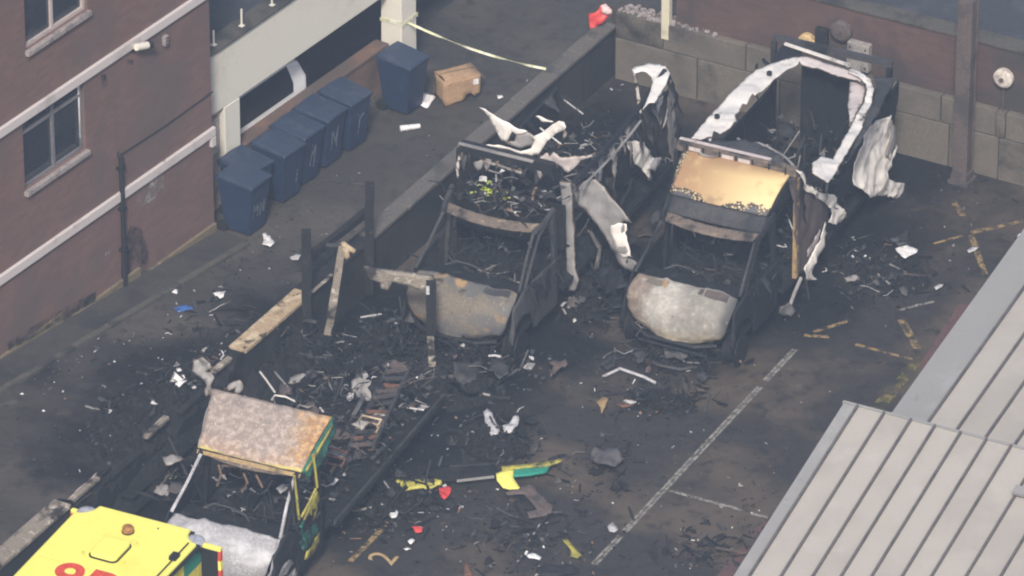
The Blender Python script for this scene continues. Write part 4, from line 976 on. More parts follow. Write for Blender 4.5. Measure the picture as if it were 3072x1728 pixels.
C.torn('crumpled_trim', 'n', [(1000, 1320), (1060, 1330), (1130, 1400), (1270, 1449), (1150, 1460), (1020, 1420)], 'z', 2.50, 'dull_aluminium', amp=.05, cuts=2)
# inside of the box
heap(C, -1.0, 1.0, 1.5, 5.6, .6, .45, seed=2)
tag(rubble(C, -.95, .95, 1.6, 5.5, .85, 260, .13, (7, 4, 2, .7, .5, .15, .8), hvar=.6), None, None, None, 'stuff')
for i in range(9):
    mb = MB(); x = rnd.uniform(-.6, .6); y = rnd.uniform(3.2, 5.3); mb.tube([(x, y, .8), (x + rnd.uniform(-.1, .1), y, 1.3), (x + rnd.uniform(-.2, .2), y + .1, rnd.uniform(1.4, 1.9))], .014, 5); mb.build('bent_rod', 'dull_aluminium' if i % 3 == 0 else 'burnt_steel_grey', e)
mb = MB(); mb.box((-1.02, 3.7, 1.15), (.05, 3.8, 1.1)); mb.build('side_wall', 'burnt_steel', e)
mb = MB(); mb.box((0, 5.62, 1.4), (1.0, .05, 1.6)); mb.build('rear_door', 'burnt_steel', e)

shreds(C, (1.05, 2.0, 2.4), (1.05, 5.5, 2.45), 9, .8, SD, (.16, 0, 0), .16)
shreds(C, (-.98, 2.2, 2.45), (-.98, 5.4, 2.45), 10, .5, SD, (.2, 0, 0), .12)
shreds(C, (-.9, 1.98, 2.45), (.9, 1.98, 2.45), 7, .35, SD, (0, .2, 0), .10)
shreds(C, (1.0, .2, 1.2), (1.0, 1.3, 1.25), 4, .5, ['burnt_steel', 'burnt_steel_grey'], (.05, 0, 0), .10)
shreds(C, (-.8, .92, 1.80), (.8, .92, 1.80), 6, .14, ['burnt_steel', 'header_rust'], (0, -.04, 0), .04)
tangle(C, -.9, .9, 1.8, 5.4, .8, 1.6, 90, TW); tangle(C, -.8, .8, .2, 1.3, .75, 1.2, 45, TW); tangle(C, -.7, .7, -.7, -.3, .15, .5, 40, TW, step=.14)
# ---------------------------------------------------------------- middle ambulance
B = Veh(vehicle('burnt_ambulance', 'f', (760, 885), (1395, 1010), R(25.0), 'burnt-out ambulance with collapsed roof and tan bonnet between the fence posts and the orange-panelled one'))
e = B.e
cab(B, 'hood_tan', 'burnt_steel_grey', 'header_rust', 'burnt_steel_grey', 0, -.08, .96, ((.70, .94, 'burnt_steel_grey'),)); box_base(B)
mb = MB(); mb.bar((-1.0, 1.90, 2.42), (.62, 1.90, 2.40), .12, .20); mb.build('front_crossbar', 'burnt_steel', e)
mb = MB(); mb.bar((-1.0, 1.82, 2.52), (.3, 1.82, 2.50), .05, .03); mb.build('bar_lip', 'dull_aluminium', e)
mb = MB(); mb.bar((-1.02, 1.86, .6), (-1.02, 1.86, 2.4), .07, .07, (1, 0, 0)); mb.build('corner_post', 'burnt_steel', e)
B.torn('corner_post', 'r', [(800, 585), (885, 590), (890, 760), (905, 1000), (912, 1180), (940, 1300), (905, 1380), (860, 1380), (850, 1150), (835, 950), (815, 760)], 'y', 1.84, 'dull_aluminium', amp=.02, cuts=3, thick=.05)
B.torn('corner_strip', 'r', [(50, 570), (40, 480), (60, 400), (90, 375), (95, 400), (75, 440), (65, 570)], 'y', 1.82, 'bare_aluminium', amp=.02)
B.torn('rail_scrap', 'r', [(170, 450), (230, 430), (330, 460), (480, 500), (540, 520), (540, 545), (470, 520), (330, 480), (250, 455), (225, 500), (190, 520)], 'y', 1.78, 'dull_aluminium', amp=.02)
B.torn('torn_roof_sail', 'r', [(205, 62), (250, 75), (340, 120), (430, 165), (500, 215), (590, 245), (560, 290), (520, 290), (455, 225), (440, 250), (415, 300), (375, 300), (340, 230), (300, 165), (245, 95)], 'y', 2.15, 'pale_skin', amp=.05, cuts=4, freq=2)
B.torn('torn_roof_strip', 'r', [(195, 330), (280, 325), (400, 345), (520, 365), (590, 350), (610, 290), (600, 265), (660, 240), (740, 180), (790, 148), (830, 155), (848, 190), (830, 215), (760, 250), (700, 300), (670, 350), (640, 395), (600, 405), (500, 380), (380, 362), (260, 350)], 'y', 1.98, 'pale_skin', amp=.035, cuts=4, thick=.02)
B.torn('torn_roof_strip', 'r', [(620, 115), (640, 115), (700, 145), (750, 155), (740, 165), (660, 158)], 'y', 2.2, 'pale_skin', amp=.02)
B.torn('torn_roof_flap', 'r', [(480, 250), (560, 230), (620, 265), (600, 340), (520, 345), (440, 330), (400, 305), (470, 300)], 'y', 2.02, 'dull_aluminium', amp=.03, cuts=3)
B.torn('torn_roof_flap', 'r', [(635, 430), (700, 378), (722, 405), (755, 368), (800, 408), (900, 408), (990, 400), (1065, 380), (1040, 405), (940, 440), (900, 500), (850, 530), (760, 470)], 'y', 1.95, 'pink_aluminium', amp=.03, cuts=3)
B.torn('torn_roof_flap', 'r', [(830, 215), (850, 230), (845, 300), (820, 280)], 'y', 2.0, 'dull_aluminium', amp=.02)
ra, rb_ = B.h('r', 900, 590, 'z', 2.45), B.h('n', 690, 620, 'z', 2.52)
mb = MB(); n_ = 9; mb.tube([ra.lerp(rb_, k / n_) + Vector((0, 0, -.12 * math.sin(k / n_ * 3.14))) for k in range(n_ + 1)], .05, 6); mb.build('roof_rail', 'burnt_steel', e)
mb = MB(); mb.tube([ra.lerp(rb_, k / n_) + Vector((.10, 0, -.10 - .15 * math.sin(k / n_ * 3.14))) for k in range(7)], .022, 6); mb.build('roof_rail_trim', 'dull_aluminium', e)
B.torn('rear_roof_hook', 'n', [(370, 605), (440, 575), (540, 548), (640, 552), (700, 575), (742, 650), (715, 720), (660, 820), (590, 935), (540, 930), (475, 1000), (510, 920), (550, 830), (575, 730), (560, 670), (520, 635), (460, 625), (400, 635)], 'z', 2.52, 'pale_skin', amp=.03, cuts=3, thick=.02)
B.torn('hanging_strip', 'n', [(390, 625), (415, 625), (440, 760), (465, 1040), (440, 1060), (425, 900), (400, 740)], 'y', 5.55, 'bare_aluminium', amp=.015)
B.torn('hanging_strip', 'n', [(720, 960), (738, 980), (700, 1130), (675, 1195), (665, 1170), (690, 1080)], 'x', 1.10, 'bare_aluminium', amp=.015)
B.torn('side_wall', 'n', [(475, 1000), (600, 930), (690, 770), (742, 700), (790, 920), (815, 1200), (830, 1449), (700, 1449), (560, 1350), (440, 1300), (420, 1110)], 'x', 1.04, 'burnt_steel_grey', amp=.05, cuts=3, thick=.02)
B.torn('side_wall', 'n', [(740, 700), (775, 720), (800, 950), (830, 1500), (790, 1560), (740, 1400), (700, 1100)], 'x', 1.07, 'dull_aluminium', amp=.03, cuts=3, thick=.02)
B.torn('side_wall', 'r', [(930, 600), (1080, 500), (1290, 350), (1330, 480), (1300, 640), (1200, 600), (1120, 760), (1100, 620), (1000, 640)], 'x', 1.0, 'burnt_steel', amp=.05, cuts=3)
B.torn('crumpled_sheet', 'r', [(1300, 310), (1360, 295), (1400, 310), (1440, 370), (1475, 420), (1480, 480), (1450, 500), (1480, 570), (1465, 588), (1410, 555), (1395, 500), (1340, 455), (1325, 380)], 'x', 1.15, 'pale_skin', amp=.06, cuts=4, freq=3)
B.torn('crumpled_sheet', 'r', [(1475, 420), (1530, 415), (1560, 435), (1530, 475), (1480, 510), (1440, 500)], 'x', 1.2, 'scrap_pale', amp=.04, cuts=3)
B.torn('big_torn_panel', 'r', [(885, 650), (960, 590), (1045, 575), (1110, 640), (1180, 720), (1260, 800), (1322, 888), (1270, 870), (1240, 880), (1265, 905), (1270, 960), (1300, 1060), (1315, 1120), (1390, 1215), (1395, 1240), (1330, 1250), (1250, 1200), (1190, 1110), (1120, 1000), (1040, 880), (960, 780), (890, 740)], 'y', 2.05, 'dull_aluminium', amp=.05, freq=1.6, cuts=4, thick=.02)
B.torn('panel_end', 'r', [(1165, 905), (1215, 895), (1272, 905), (1270, 970), (1300, 1060), (1312, 1125), (1250, 1140), (1200, 1060), (1165, 980)], 'y', 2.02, 'pale_skin', amp=.03, cuts=3)
B.torn('hanging_strip', 'r', [(1080, 510), (1105, 500), (1095, 590), (1070, 580)], 'x', 1.1, 'scrap_pale', amp=.02)
B.torn('hanging_strip', 'r', [(1130, 570), (1180, 560), (1215, 760), (1190, 780), (1150, 680)], 'x', 1.02, 'burnt_steel_grey', amp=.02)
B.torn('hanging_strip', 'r', [(1310, 560), (1330, 580), (1290, 700), (1250, 790), (1240, 760), (1285, 650)], 'x', 1.05, 'burnt_steel_grey', amp=.02)
B.torn('hanging_strip', 'r', [(1000, 940), (1030, 950), (1100, 1060), (1080, 1230), (1050, 1230), (1070, 1080)], 'x', 1.08, 'dull_aluminium', amp=.03)
mb = MB(); mb.box((-1.02, 3.7, 1.1), (.05, 3.8, 1.0)); mb.build('side_wall', 'burnt_steel', e)
heap(B, -1.0, 1.0, 1.5, 5.6, .6, .55, seed=5)
tag(rubble(B, -.95, 1.0, 1.5, 5.5, .9, 300, .13, (7, 4, 2, .8, .5, .15, .9), hvar=.5), None, None, None, 'stuff')
mb = MB()
for i in range(46):
    u = rnd.random(); q = B.h('r', rnd.gauss(258, 34) if u < .75 else rnd.gauss(395, 16), rnd.gauss(655, 32) if u < .75 else rnd.gauss(705, 16), 'y', 1.55); shard(mb, q, rnd.uniform(.03, .075), 0, 'chip')
tag(mb.build('green_plastic_remains', 'hivis', e), None, None, None, 'stuff')
tag(rubble(B, -.75, .85, 1.0, 1.75, 1.95, 120, .10, (7, 4, 2, 1.2, .4, .3, 1), name='burnt_roof_remains', hvar=.35), None, None, None, 'stuff')
mb = MB(); mb.box((0, 1.62, 1.55), (1.9, .05, .8)); mb.build('bulkhead', 'char', e)

shreds(B, (1.03, 2.2, 2.3), (1.03, 5.5, 2.45), 11, .95, SH, (.22, 0, 0), .16)
shreds(B, (-1.0, 1.84, 2.35), (.7, 1.84, 2.35), 12, .30, SD, (0, -.1, 0), .08)
shreds(B, (-1.0, 2.0, 1.6), (-1.0, 5.3, 1.6), 10, .5, SD, (.2, 0, 0), .14)
shreds(B, (1.0, .2, 1.2), (1.0, 1.3, 1.25), 4, .5, ['burnt_steel', 'burnt_steel_grey'], (.05, 0, 0), .10)
shreds(B, (-.75, .95, 1.86), (.75, .95, 1.86), 6, .16, ['burnt_steel', 'header_rust', 'dull_aluminium'], (0, -.04, 0), .04)
tangle(B, -.9, 1.0, 1.6, 5.4, .9, 1.7, 110, TW); tangle(B, -.8, .8, .2, 1.3, .75, 1.2, 45, TW); tangle(B, -.8, .8, 1.0, 1.8, 1.7, 2.25, 70, TW, step=.16); tangle(B, -.7, .7, -.8, -.3, .12, .5, 50, TW, step=.14)
# ---------------------------------------------------------------- lower-left ambulance with livery remains
A = Veh(vehicle('burnt_ambulance', 'p', (150, 1055), (820, 1190), R(24.0), 'burnt-out ambulance with roasted brown cab panel and green and yellow livery scraps'))
e = A.e
cab(A, 'hood_grey', 'burnt_steel', 'header_rust', 'hood_grey', 0, -.12, .95, ())
mb = MB()
def deflA(u, v):
    q = 2 * u - 1
    return (q * (.985 - .13 * v), 1.62 - .82 * v + .05 * q * q, 2.44 - .54 * v + .05 * math.sin(v * 3.1) - .03 * q * q + .014 * noise.noise(Vector((q * 4, v * 4, 7))))
mb.grid(deflA, 30, 16); mb.build('cab_roof_panel', 'panel_roast', e, smooth=True, thick=.025, fix=False)
mb = MB(); mb.grid(lambda u, v: ((2 * u - 1) * (.858 - .005 * v), .785 - .03 * v + .05 * (2 * u - 1) ** 2, 1.885 - .05 * v - .03 * (2 * u - 1) ** 2), 20, 2); mb.build('panel_lip', 'scorched_edge', e, thick=.02, fix=False)
sheet('livery_side', [(1.0, 1.68, 2.42), (.87, .84, 1.90), (.91, .98, 1.70), (.97, 1.30, 1.80), (1.02, 1.70, 2.14)], 'green_livery', e, amp=.02, cuts=3, thick=.025)
sheet('livery_edge', [(1.015, 1.60, 2.33), (.90, .90, 1.90), (.905, .93, 1.84), (1.02, 1.62, 2.26)], 'yellow_livery', e, amp=.01, cuts=2, thick=.02)
sheet('deflector_side', [(-1.0, 1.66, 2.42), (-.87, .84, 1.90), (-.89, 1.0, 1.78), (-.98, 1.68, 2.04)], 'hood_grey', e, amp=.03, cuts=3)
A.torn('crumpled_strip', 'p', [(270, 90), (300, 70), (320, 35), (380, 60), (400, 110), (370, 130), (400, 170), (408, 210), (395, 260), (370, 290), (352, 280), (358, 220), (330, 185), (290, 150)], 'y', 1.75, 'dull_aluminium', amp=.08, cuts=4, freq=6, jag=.05)
A.torn('crumpled_strip', 'p', [(480, 245), (530, 195), (580, 185), (605, 215), (595, 260), (550, 275), (560, 230), (520, 250)], 'y', 1.75, 'dull_aluminium', amp=.05, cuts=3, jag=.04)
A.torn('panel_top_edge', 'p', [(370, 260), (500, 275), (640, 300), (760, 330), (760, 360), (640, 335), (480, 300), (370, 290)], 'y', 1.70, 'header_rust', amp=.02, cuts=3)
for pts_, m in (([(1045, 670), (1060, 770), (1072, 880)], 'yellow_livery'), ([(925, 805), (940, 940), (955, 1085)], 'yellow_livery'), ([(1062, 890), (1020, 980), (970, 1070)], 'yellow_livery'), ([(895, 830), (915, 1000), (925, 1120)], 'burnt_steel_grey')):
    mb = MB(); mb.tube([A.h('p', x, y, 'x', .99) for x, y in pts_], .022, 5); mb.build('door_frame', m, e)
A.torn('livery_panel', 'p', [(1070, 900), (1088, 960), (1060, 1070), (1010, 1135), (985, 1100), (1020, 1000)], 'x', 1.0, 'yellow_livery', amp=.02, cuts=3)
A.torn('livery_panel', 'p', [(1088, 1165), (1090, 1230), (1040, 1310), (985, 1345), (1000, 1290), (1050, 1220)], 'x', 1.01, 'yellow_livery', amp=.02, cuts=3)
A.torn('livery_panel', 'p', [(1065, 1110), (1085, 1150), (1040, 1230), (985, 1290), (960, 1240), (1010, 1150)], 'x', 1.005, 'green_livery', amp=.02, cuts=3)
A.torn('torn_wing', 'p', [(820, 1215), (880, 1180), (905, 1250), (935, 1340), (955, 1449), (900, 1480), (800, 1500), (760, 1449), (800, 1330)], 'x', .93, 'hood_grey', amp=.04, cuts=3)
for pts_ in ([(440, 735), (455, 800), (430, 870)], [(600, 790), (625, 850), (590, 910)], [(470, 740), (560, 750)], [(680, 800), (720, 880)]):
    mb = MB(); mb.tube([A.h('p', x, y, 'y', .85) for x, y in pts_], .02, 5); mb.build('dangling_trim', 'scrap_brown', e)
# collapsed body: floor frame, ladder rails, cross members
mb = MB(); mb.box((.05, 3.6, .50), (2.0, 3.9, .05)); mb.build('load_floor', 'char', e)
for sx in (-1, 1):
    mb = MB(); mb.bar((sx * 1.03, 1.6, .58), (sx * 1.03, 5.6, .58), .03, .06); mb.build('side_sill', 'burnt_steel_grey' if sx > 0 else 'burnt_steel', e)
    mb = MB(); mb.bar((sx * .42 + .1, 1.5, .60), (sx * .42 + .1, 5.5, .60), .09, .12); mb.build('chassis_rail', 'burnt_steel', e)
LR = [(A.h('i', 310, 640, 'z', .92), A.h('i', 580, 90, 'z', .92)), (A.h('i', 470, 620, 'z', .92), A.h('i', 720, 90, 'z', .92))]
for a, b in LR:
    mb = MB(); mb.bar(a, b, .05, .09); mb.build('chassis_rail', 'burnt_steel_grey', e)
for i in range(13):
    t = .03 + i * .078; a = LR[0][0].lerp(LR[0][1], t); b = LR[1][0].lerp(LR[1][1], t + rnd.uniform(-.02, .02))
    mb = MB(); mb.bar(a + Vector((0, 0, .03)), b + Vector((0, 0, .03 + rnd.uniform(-.05, .05))), .06, .04); mb.build('cross_member', ('brown_metal', 'rust', 'burnt_steel_grey', 'brown_metal')[i % 4], e)
for i, (y, x) in enumerate(((2.3, .2), (2.5, .28), (2.7, .22), (3.6, .35), (3.75, .3))):
    mb = MB(); x += .28; mb.tube([(x - .16, y, .98), (x - .16, y + .16, 1.02), (x + .16, y + .16, 1.02), (x + .16, y, .98)], .02, 5); mb.build('seat_spring', 'rust' if i < 3 else 'scorched_wood', e)
heap(A, -1.05, .95, 1.5, 5.5, .52, .34, seed=9)
tag(rubble(A, -1.0, 1.0, 1.5, 5.6, .66, 420, .13, (8, 5, 3, 1.3, .6, .35, 1.2), hvar=.35), None, None, None, 'stuff')
tangle(A, -1.0, 1.0, 1.6, 5.6, .6, 1.05, 170, TW); tangle(A, -.8, .8, .2, 1.3, .75, 1.2, 35, ['burnt_steel', 'burnt_steel_grey']); tangle(A, -1.0, .2, 1.6, 4.2, .8, 1.4, 60, TW)
shreds(A, (-.9, 1.6, 2.3), (.9, 1.6, 2.3), 8, .25, ['burnt_steel', 'header_rust', 'dull_aluminium'], (0, .15, 0), .08)
shreds(A, (1.0, .2, 1.2), (1.0, 1.3, 1.25), 5, .5, ['burnt_steel', 'burnt_steel_grey', 'green_livery'], (.05, 0, 0), .09)

for pl, m in (([(705, 140), (740, 185), (800, 270)], 'bare_aluminium'), ([(800, 140), (850, 200), (885, 240)], 'dull_aluminium'), ([(780, 320), (800, 290), (870, 300), (930, 330)], 'bare_aluminium'), ([(920, 395), (960, 352), (1010, 368), (1060, 360)], 'dull_aluminium'), ([(1090, 370), (1110, 395)], 'bare_aluminium'), ([(1180, 330), (1205, 270), (1240, 180)], 'burnt_steel_grey'), ([(1000, 180), (1040, 130), (1080, 150)], 'burnt_steel_grey')):
    mb = MB(); mb.tube([A.h('p', x, y, 'z', 1.05) for x, y in pl], .016, 5); mb.build('bent_rod', m, A.e)

def fallen(V, n, x0, x1, y0, y1, z0, z1, mats, s0=.18, s1=.48):
    for i in range(n):
        c = Vector((rnd.uniform(x0, x1), rnd.uniform(y0, y1), rnd.uniform(z0, z1))); s_ = rnd.uniform(s0, s1)
        rot = Matrix.Rotation(rnd.uniform(0, 6.28), 3, 'Z') @ Matrix.Rotation(rnd.uniform(-.9, .9), 3, 'X'); k = rnd.randint(5, 7)
        pts = [c + rot @ Vector((math.cos(t * 6.283 / k) * s_ * rnd.uniform(.5, 1.0), math.sin(t * 6.283 / k) * s_ * rnd.uniform(.25, .65), 0)) for t in range(k)]
        zmin = min(q.z for q in pts)
        if zmin < .03: pts = [q + Vector((0, 0, .03 - zmin)) for q in pts]
        sheet('fallen_panel', pts, rnd.choice(mats), V.e, thick=.006, amp=.05, freq=5, cuts=3, jag=.04)
FM = ['burnt_steel', 'burnt_steel', 'burnt_steel_grey', 'burnt_steel_grey', 'brown_metal', 'char', 'dull_aluminium']
fallen(A, 22, -1.0, 1.0, 1.7, 5.5, .75, 1.1, FM); fallen(A, 8, -2.0, -1.2, .6, 3.4, .5, .8, FM)
fallen(B, 9, -1.2, 1.2, -1.7, -.8, .1, .4, FM); fallen(B, 10, 1.2, 1.9, .8, 4.2, .1, .6, FM); fallen(B, 8, -.8, .9, 2.2, 5.3, 1.1, 1.6, FM)
fallen(C, 5, -.9, .9, -1.2, -.7, .08, .25, FM, .12, .3); fallen(C, 5, 1.3, 2.2, 1.0, 4.5, .05, .2, FM, .12, .3); fallen(C, 8, -.8, .8, 2.2, 5.2, 1.0, 1.5, FM)

def to_mesh(fo):
    bpy.context.view_layer.update()
    me = bpy.data.meshes.new_from_object(fo.evaluated_get(bpy.context.evaluated_depsgraph_get()))
    o = bpy.data.objects.new(fo.name + '_print', me); COL.objects.link(o); o.parent = fo.parent; o.location = fo.location; o.rotation_euler = fo.rotation_euler
    nm = fo.name; bpy.data.objects.remove(fo); o.name = nm; return o
# ================================================================== YELLOW AMBULANCE AT THE CORNER
ZD = 2.65
a_, b_ = gz('q', 943, 399, ZD), gz('q', 2239, 740, ZD)
dd = b_ - a_; yawD = -math.atan2(dd.y, dd.x); cD = (a_ + b_) / 2; WD = dd.length / 2
yd = empty('yellow_ambulance', (cD.x, cD.y, 0), -yawD); tag(yd, 'intact bright yellow ambulance roof with hatch and red lettering in the corner', 'ambulance')
Y = Veh(yd); e = yd
def rounded_roof(z, ins, rc):
    pts = []; w = WD - ins
    pts += [(-w, -5.6), (w, -5.6)]
    cx, cy = w, -ins
    for k in range(9):      # right rear corner scooped out round the lamp
        a = R(-90 - k * 11.25); pts.append((cx + .04 + rc * math.cos(a) * 1.1, cy + .04 + rc * math.sin(a) * 1.3))
    cx = -w
    for k in range(9):
        a = R(0 - k * 11.25); pts.append((cx - .04 + rc * math.cos(a) * 1.1, cy + .04 + rc * math.sin(a) * 1.3))
    return [(x, y, z) for x, y in pts]
mb = MB(); mb.prism(rounded_roof(ZD - .07, 0, .23), (0, 0, .07)); mb.build('roof', 'yellow_clean', e, bevel=.03)
mb = MB(); mb.prism(rounded_roof(ZD - .10, -.028, .215), (0, 0, .045)); mb.build('roof_gutter', 'rubber', e)
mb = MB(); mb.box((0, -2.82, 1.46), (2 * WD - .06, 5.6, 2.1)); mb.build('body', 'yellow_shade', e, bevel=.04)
for sx in (-1, 1):
    mb = MB(); mb.lathe([(.12, -.12), (.15, -.09), (.15, -.04), (.11, -.01), (.04, 0)], (sx * (WD - .08), -.11, ZD - .03), 'z', 18); l_ = mb.build('corner_lamp', 'clear_lens', e, smooth=True)
    mb = MB(); mb.lathe([(.165, -.16), (.165, -.11)], (sx * (WD - .08), -.11, ZD - .03), 'z', 16); mb.build('lamp_base', 'rubber', l_)
    for r_ in range(5):
        for k in range(10):
            mb = MB(); mb.box((sx * (WD - .022), -.30 - k * .55, 2.36 - r_ * .36), (.012, .545, .355)); mb.build('livery_check', 'green_clean' if (r_ + k) % 2 == 0 else 'yellow_shade', e)
    if sx < 0: continue
    mb = MB(); mb.bar((sx * (WD - .05), -.35, ZD + .035), (sx * (WD - .05), -5.4, ZD + .035), .015, .015); mb.build('roof_edge_rail', 'rubber', e)
    for k in range(4):
        mb = MB(); mb.box((sx * (WD - .07), -.75 - k * 1.3, ZD + .03), (.11, .16, .07)); mb.build('rail_bracket', 'rubber', e, bevel=.01)
mb = MB()
def rsq(w, h, r_, z, c):
    o_ = []
    for sx, sy, a0 in ((1, 1, 0), (-1, 1, 90), (-1, -1, 180), (1, -1, 270)):
        for k in range(5):
            a = R(a0 + k * 22.5); o_.append((c.x + sx * (w - r_) + r_ * math.cos(a), c.y + sy * (h - r_) + r_ * math.sin(a), z))
    return o_
hc = Y.h('q', 1215, 900, 'z', ZD + .05)
mb.prism(rsq(.215, .26, .08, ZD, hc), (0, 0, .075)); hat = mb.build('roof_hatch', 'yellow_clean', e, bevel=.02)
mb = MB(); mb.prism(rsq(.235, .28, .09, ZD, hc), (0, 0, .018)); mb.build('hatch_seal', 'rubber', hat)
mb = MB(); mb.add([(hc.x + .42 * math.cos(k * .393), hc.y + .02 + .46 * math.sin(k * .393), ZD + .003) for k in range(16)], [tuple(range(16))]); mb.build('hatch_smudge', 'smudge_dark', e)  # see-through dark smudge of uneven tone around the hatch
bc = Y.h('q', 1412, 690, 'z', ZD + .05)
mb = MB(); mb.lathe([(.085, -.05), (.085, .03), (.07, .05), (.02, .056)], (bc.x, bc.y, ZD + .05), 'z', 16); bcn = mb.build('beacon', 'amber_lens', e)
mb = MB(); mb.lathe([(.095, 0), (.095, .018)], (bc.x, bc.y, ZD), 'z', 16); mb.build('beacon_base', 'rubber', bcn)
q = Y.h('q', 1745, 685, 'z', ZD); mb = MB(); mb.lathe([(.016, -.002), (.012, .012)], (q.x, q.y, ZD), 'z', 8); mb.build('rivet', 'rubber', e)
# red roof lettering, read from the front
fc = bpy.data.curves.new('lettering', 'FONT'); fc.body = '9P'; fc.size = .95; fc.extrude = .002; fc.offset = .022; fc.space_character = 1.06
fo = bpy.data.objects.new('roof_lettering', fc); COL.objects.link(fo); fo.parent = e
tq = Y.h('q', 625, 1050, 'z', ZD + .004)
fo.location = (tq.x + .06, tq.y - .60, ZD + .006); fc.materials.append(MAT['red_print']); to_mesh(fo)
for yy in (-1.55, -3.0):
    mb = MB(); mb.box((0, yy, ZD + .003), (2 * WD - .2, .012, .006)); mb.build('roof_joint', 'yellow_shade', e)
# half-open rear doors
for sx, w_ in ((1, .30), (-1, .13)):
    x0 = sx * (WD + .03); x1 = x0 + sx * w_
    mb = MB(); mb.box(((x0 + x1) / 2, -.10, 1.55), (w_, .045, 1.9)); dr = mb.build('rear_door', 'brown_metal' if sx < 0 else 'rubber', e)
    mb = MB(); mb.box(((x0 + x1) / 2, -.10, 2.53), (w_ + .04, .07, .06)); mb.build('door_edge', 'yellow_clean', dr, bevel=.01)
    for k in range(10):
        mb = MB(); mb.box((x1, -.10, 2.42 - k * .16), (.045, .065, .158)); mb.build('chevron', 'red_print' if k % 2 == 0 else 'yellow_clean', dr)
mb = MB()
for sx in (-1, 1):
    for yy in (-1.4, -4.7):
        mb = MB(); mb.lathe([(.2, -.12), (.33, -.11), (.33, .11), (.2, .12)], (sx * (WD - .16), yy, .33), 'x', 18); w_ = mb.build('wheel', 'rubber', e)
        mb = MB(); mb.lathe([(.19, -.125), (.19, .125)], (sx * (WD - .16), yy, .33), 'x', 12); mb.build('rim', 'dull_aluminium', w_)

# ================================================================== ALLEY: BINS, BOX, TAPE
def azl(p): return KS * max(0, -(p - C0).dot(dB)) + .006
def make_bin(loc, rz, strokes):
    b = empty('wheelie_bin', loc, rz)
    def ring(w, d, z, y0=0): return [(-w, y0 - d, z), (w, y0 - d, z), (w, y0 + d, z), (-w, y0 + d, z)]
    mb = MB(); r0 = ring(.22, .24, .06); r1 = ring(.275, .325, .90); r2 = ring(.285, .34, .91); r3 = ring(.285, .34, .97)
    mb.add(r0 + r1 + r2 + r3, [(3, 2, 1, 0)] + [(i + 4 * k, (i + 1) % 4 + 4 * k, (i + 1) % 4 + 4 * k + 4, i + 4 * k + 4) for k in range(3) for i in range(4)] + [(12, 13, 14, 15)])
    mb.build('bin_body', 'bin_plastic', b, bevel=.025)
    mb = MB(); mb.add([(-.30, -.37, .965), (.30, -.37, .965), (.30, .34, 1.0), (-.30, .34, 1.0), (-.28, -.35, 1.0), (.28, -.35, 1.0), (.28, .30, 1.075), (-.28, .30, 1.075), (0, -.36, 1.012), (0, .31, 1.09)],
           [(0, 1, 2, 3), (4, 0, 3, 7), (1, 5, 6, 2), (0, 4, 8, 5, 1), (2, 6, 9, 7, 3), (4, 7, 9, 8), (8, 9, 6, 5)])
    lid = mb.build('lid', 'bin_lid', b, bevel=.012)
    mb = MB(); mb.tube([(-.27, .38, .98), (.27, .38, .98)], .018, 6); mb.build('handle', 'bin_plastic', lid)
    for sx in (-1, 1):
        mb = MB(); mb.lathe([(.10, -.025), (.10, .025)], (sx * .25, .27, .10), 'x', 12); mb.build('wheel', 'rubber', b)
    if strokes:
        mb = MB()
        for pl in strokes:
            for (xa, za), (xb, zb) in zip(pl[:-1], pl[1:]):
                f = lambda z: -.246 - .085 * (z - .06) / .84 - .006
                mb.bar((xa, f(za), za), (xb, f(zb), zb), .004, .024, (1, 0, 0))
        tag(mb.build('scrawled_letters', 'bin_paint', b))
    return b
MN = [[(-.16, .34), (-.16, .60), (-.10, .48), (-.04, .60), (-.04, .34)], [(.03, .34), (.03, .58), (.13, .36), (.13, .60)]]
SCR = [[[(-.05, .35), (.0, .75), (-.02, .5), (.08, .72), (.05, .3)]], [[(-.1, .35), (-.1, .72), (0, .45), (.06, .75), (.05, .35)]], [[(-.02, .3), (0, .6), (.1, .66)], [(-.08, .72), (0, .62)]], [[(.02, .35), (.06, .72)]], [[(-.12, .6), (-.04, .6)], [(.1, .3), (.12, .55)]], []]
bins = [((330, 1310), MN, 'dark blue wheelie bin with white letters on its front, nearest the brick building'),
        ((345, 1195), SCR[3], 'dark blue wheelie bin directly behind the lettered bin, by the white column'),
        ((590, 1065), SCR[4], 'dark blue wheelie bin third along the row from the brick building'),
        ((735, 935), SCR[0], 'dark blue wheelie bin with a white scrawl, fourth along the row'),
        ((905, 805), SCR[1], 'dark blue wheelie bin with tall white scrawl, fifth along the row'),
        ((1095, 680), SCR[2], 'dark blue wheelie bin at the far end of the row along the low wall'),
        ((1530, 410), SCR[5], 'lone dark blue wheelie bin by the pale column beside the cardboard box')]
for (x, y), st, lab in bins:
    p = gz('b', x, y, 1.04); zz = azl(p); p.z = zz
    tag(make_bin(p, rzB + rnd.uniform(-.09, .09), st), lab, 'wheelie bin', 'wheelie bins along the car park wall')
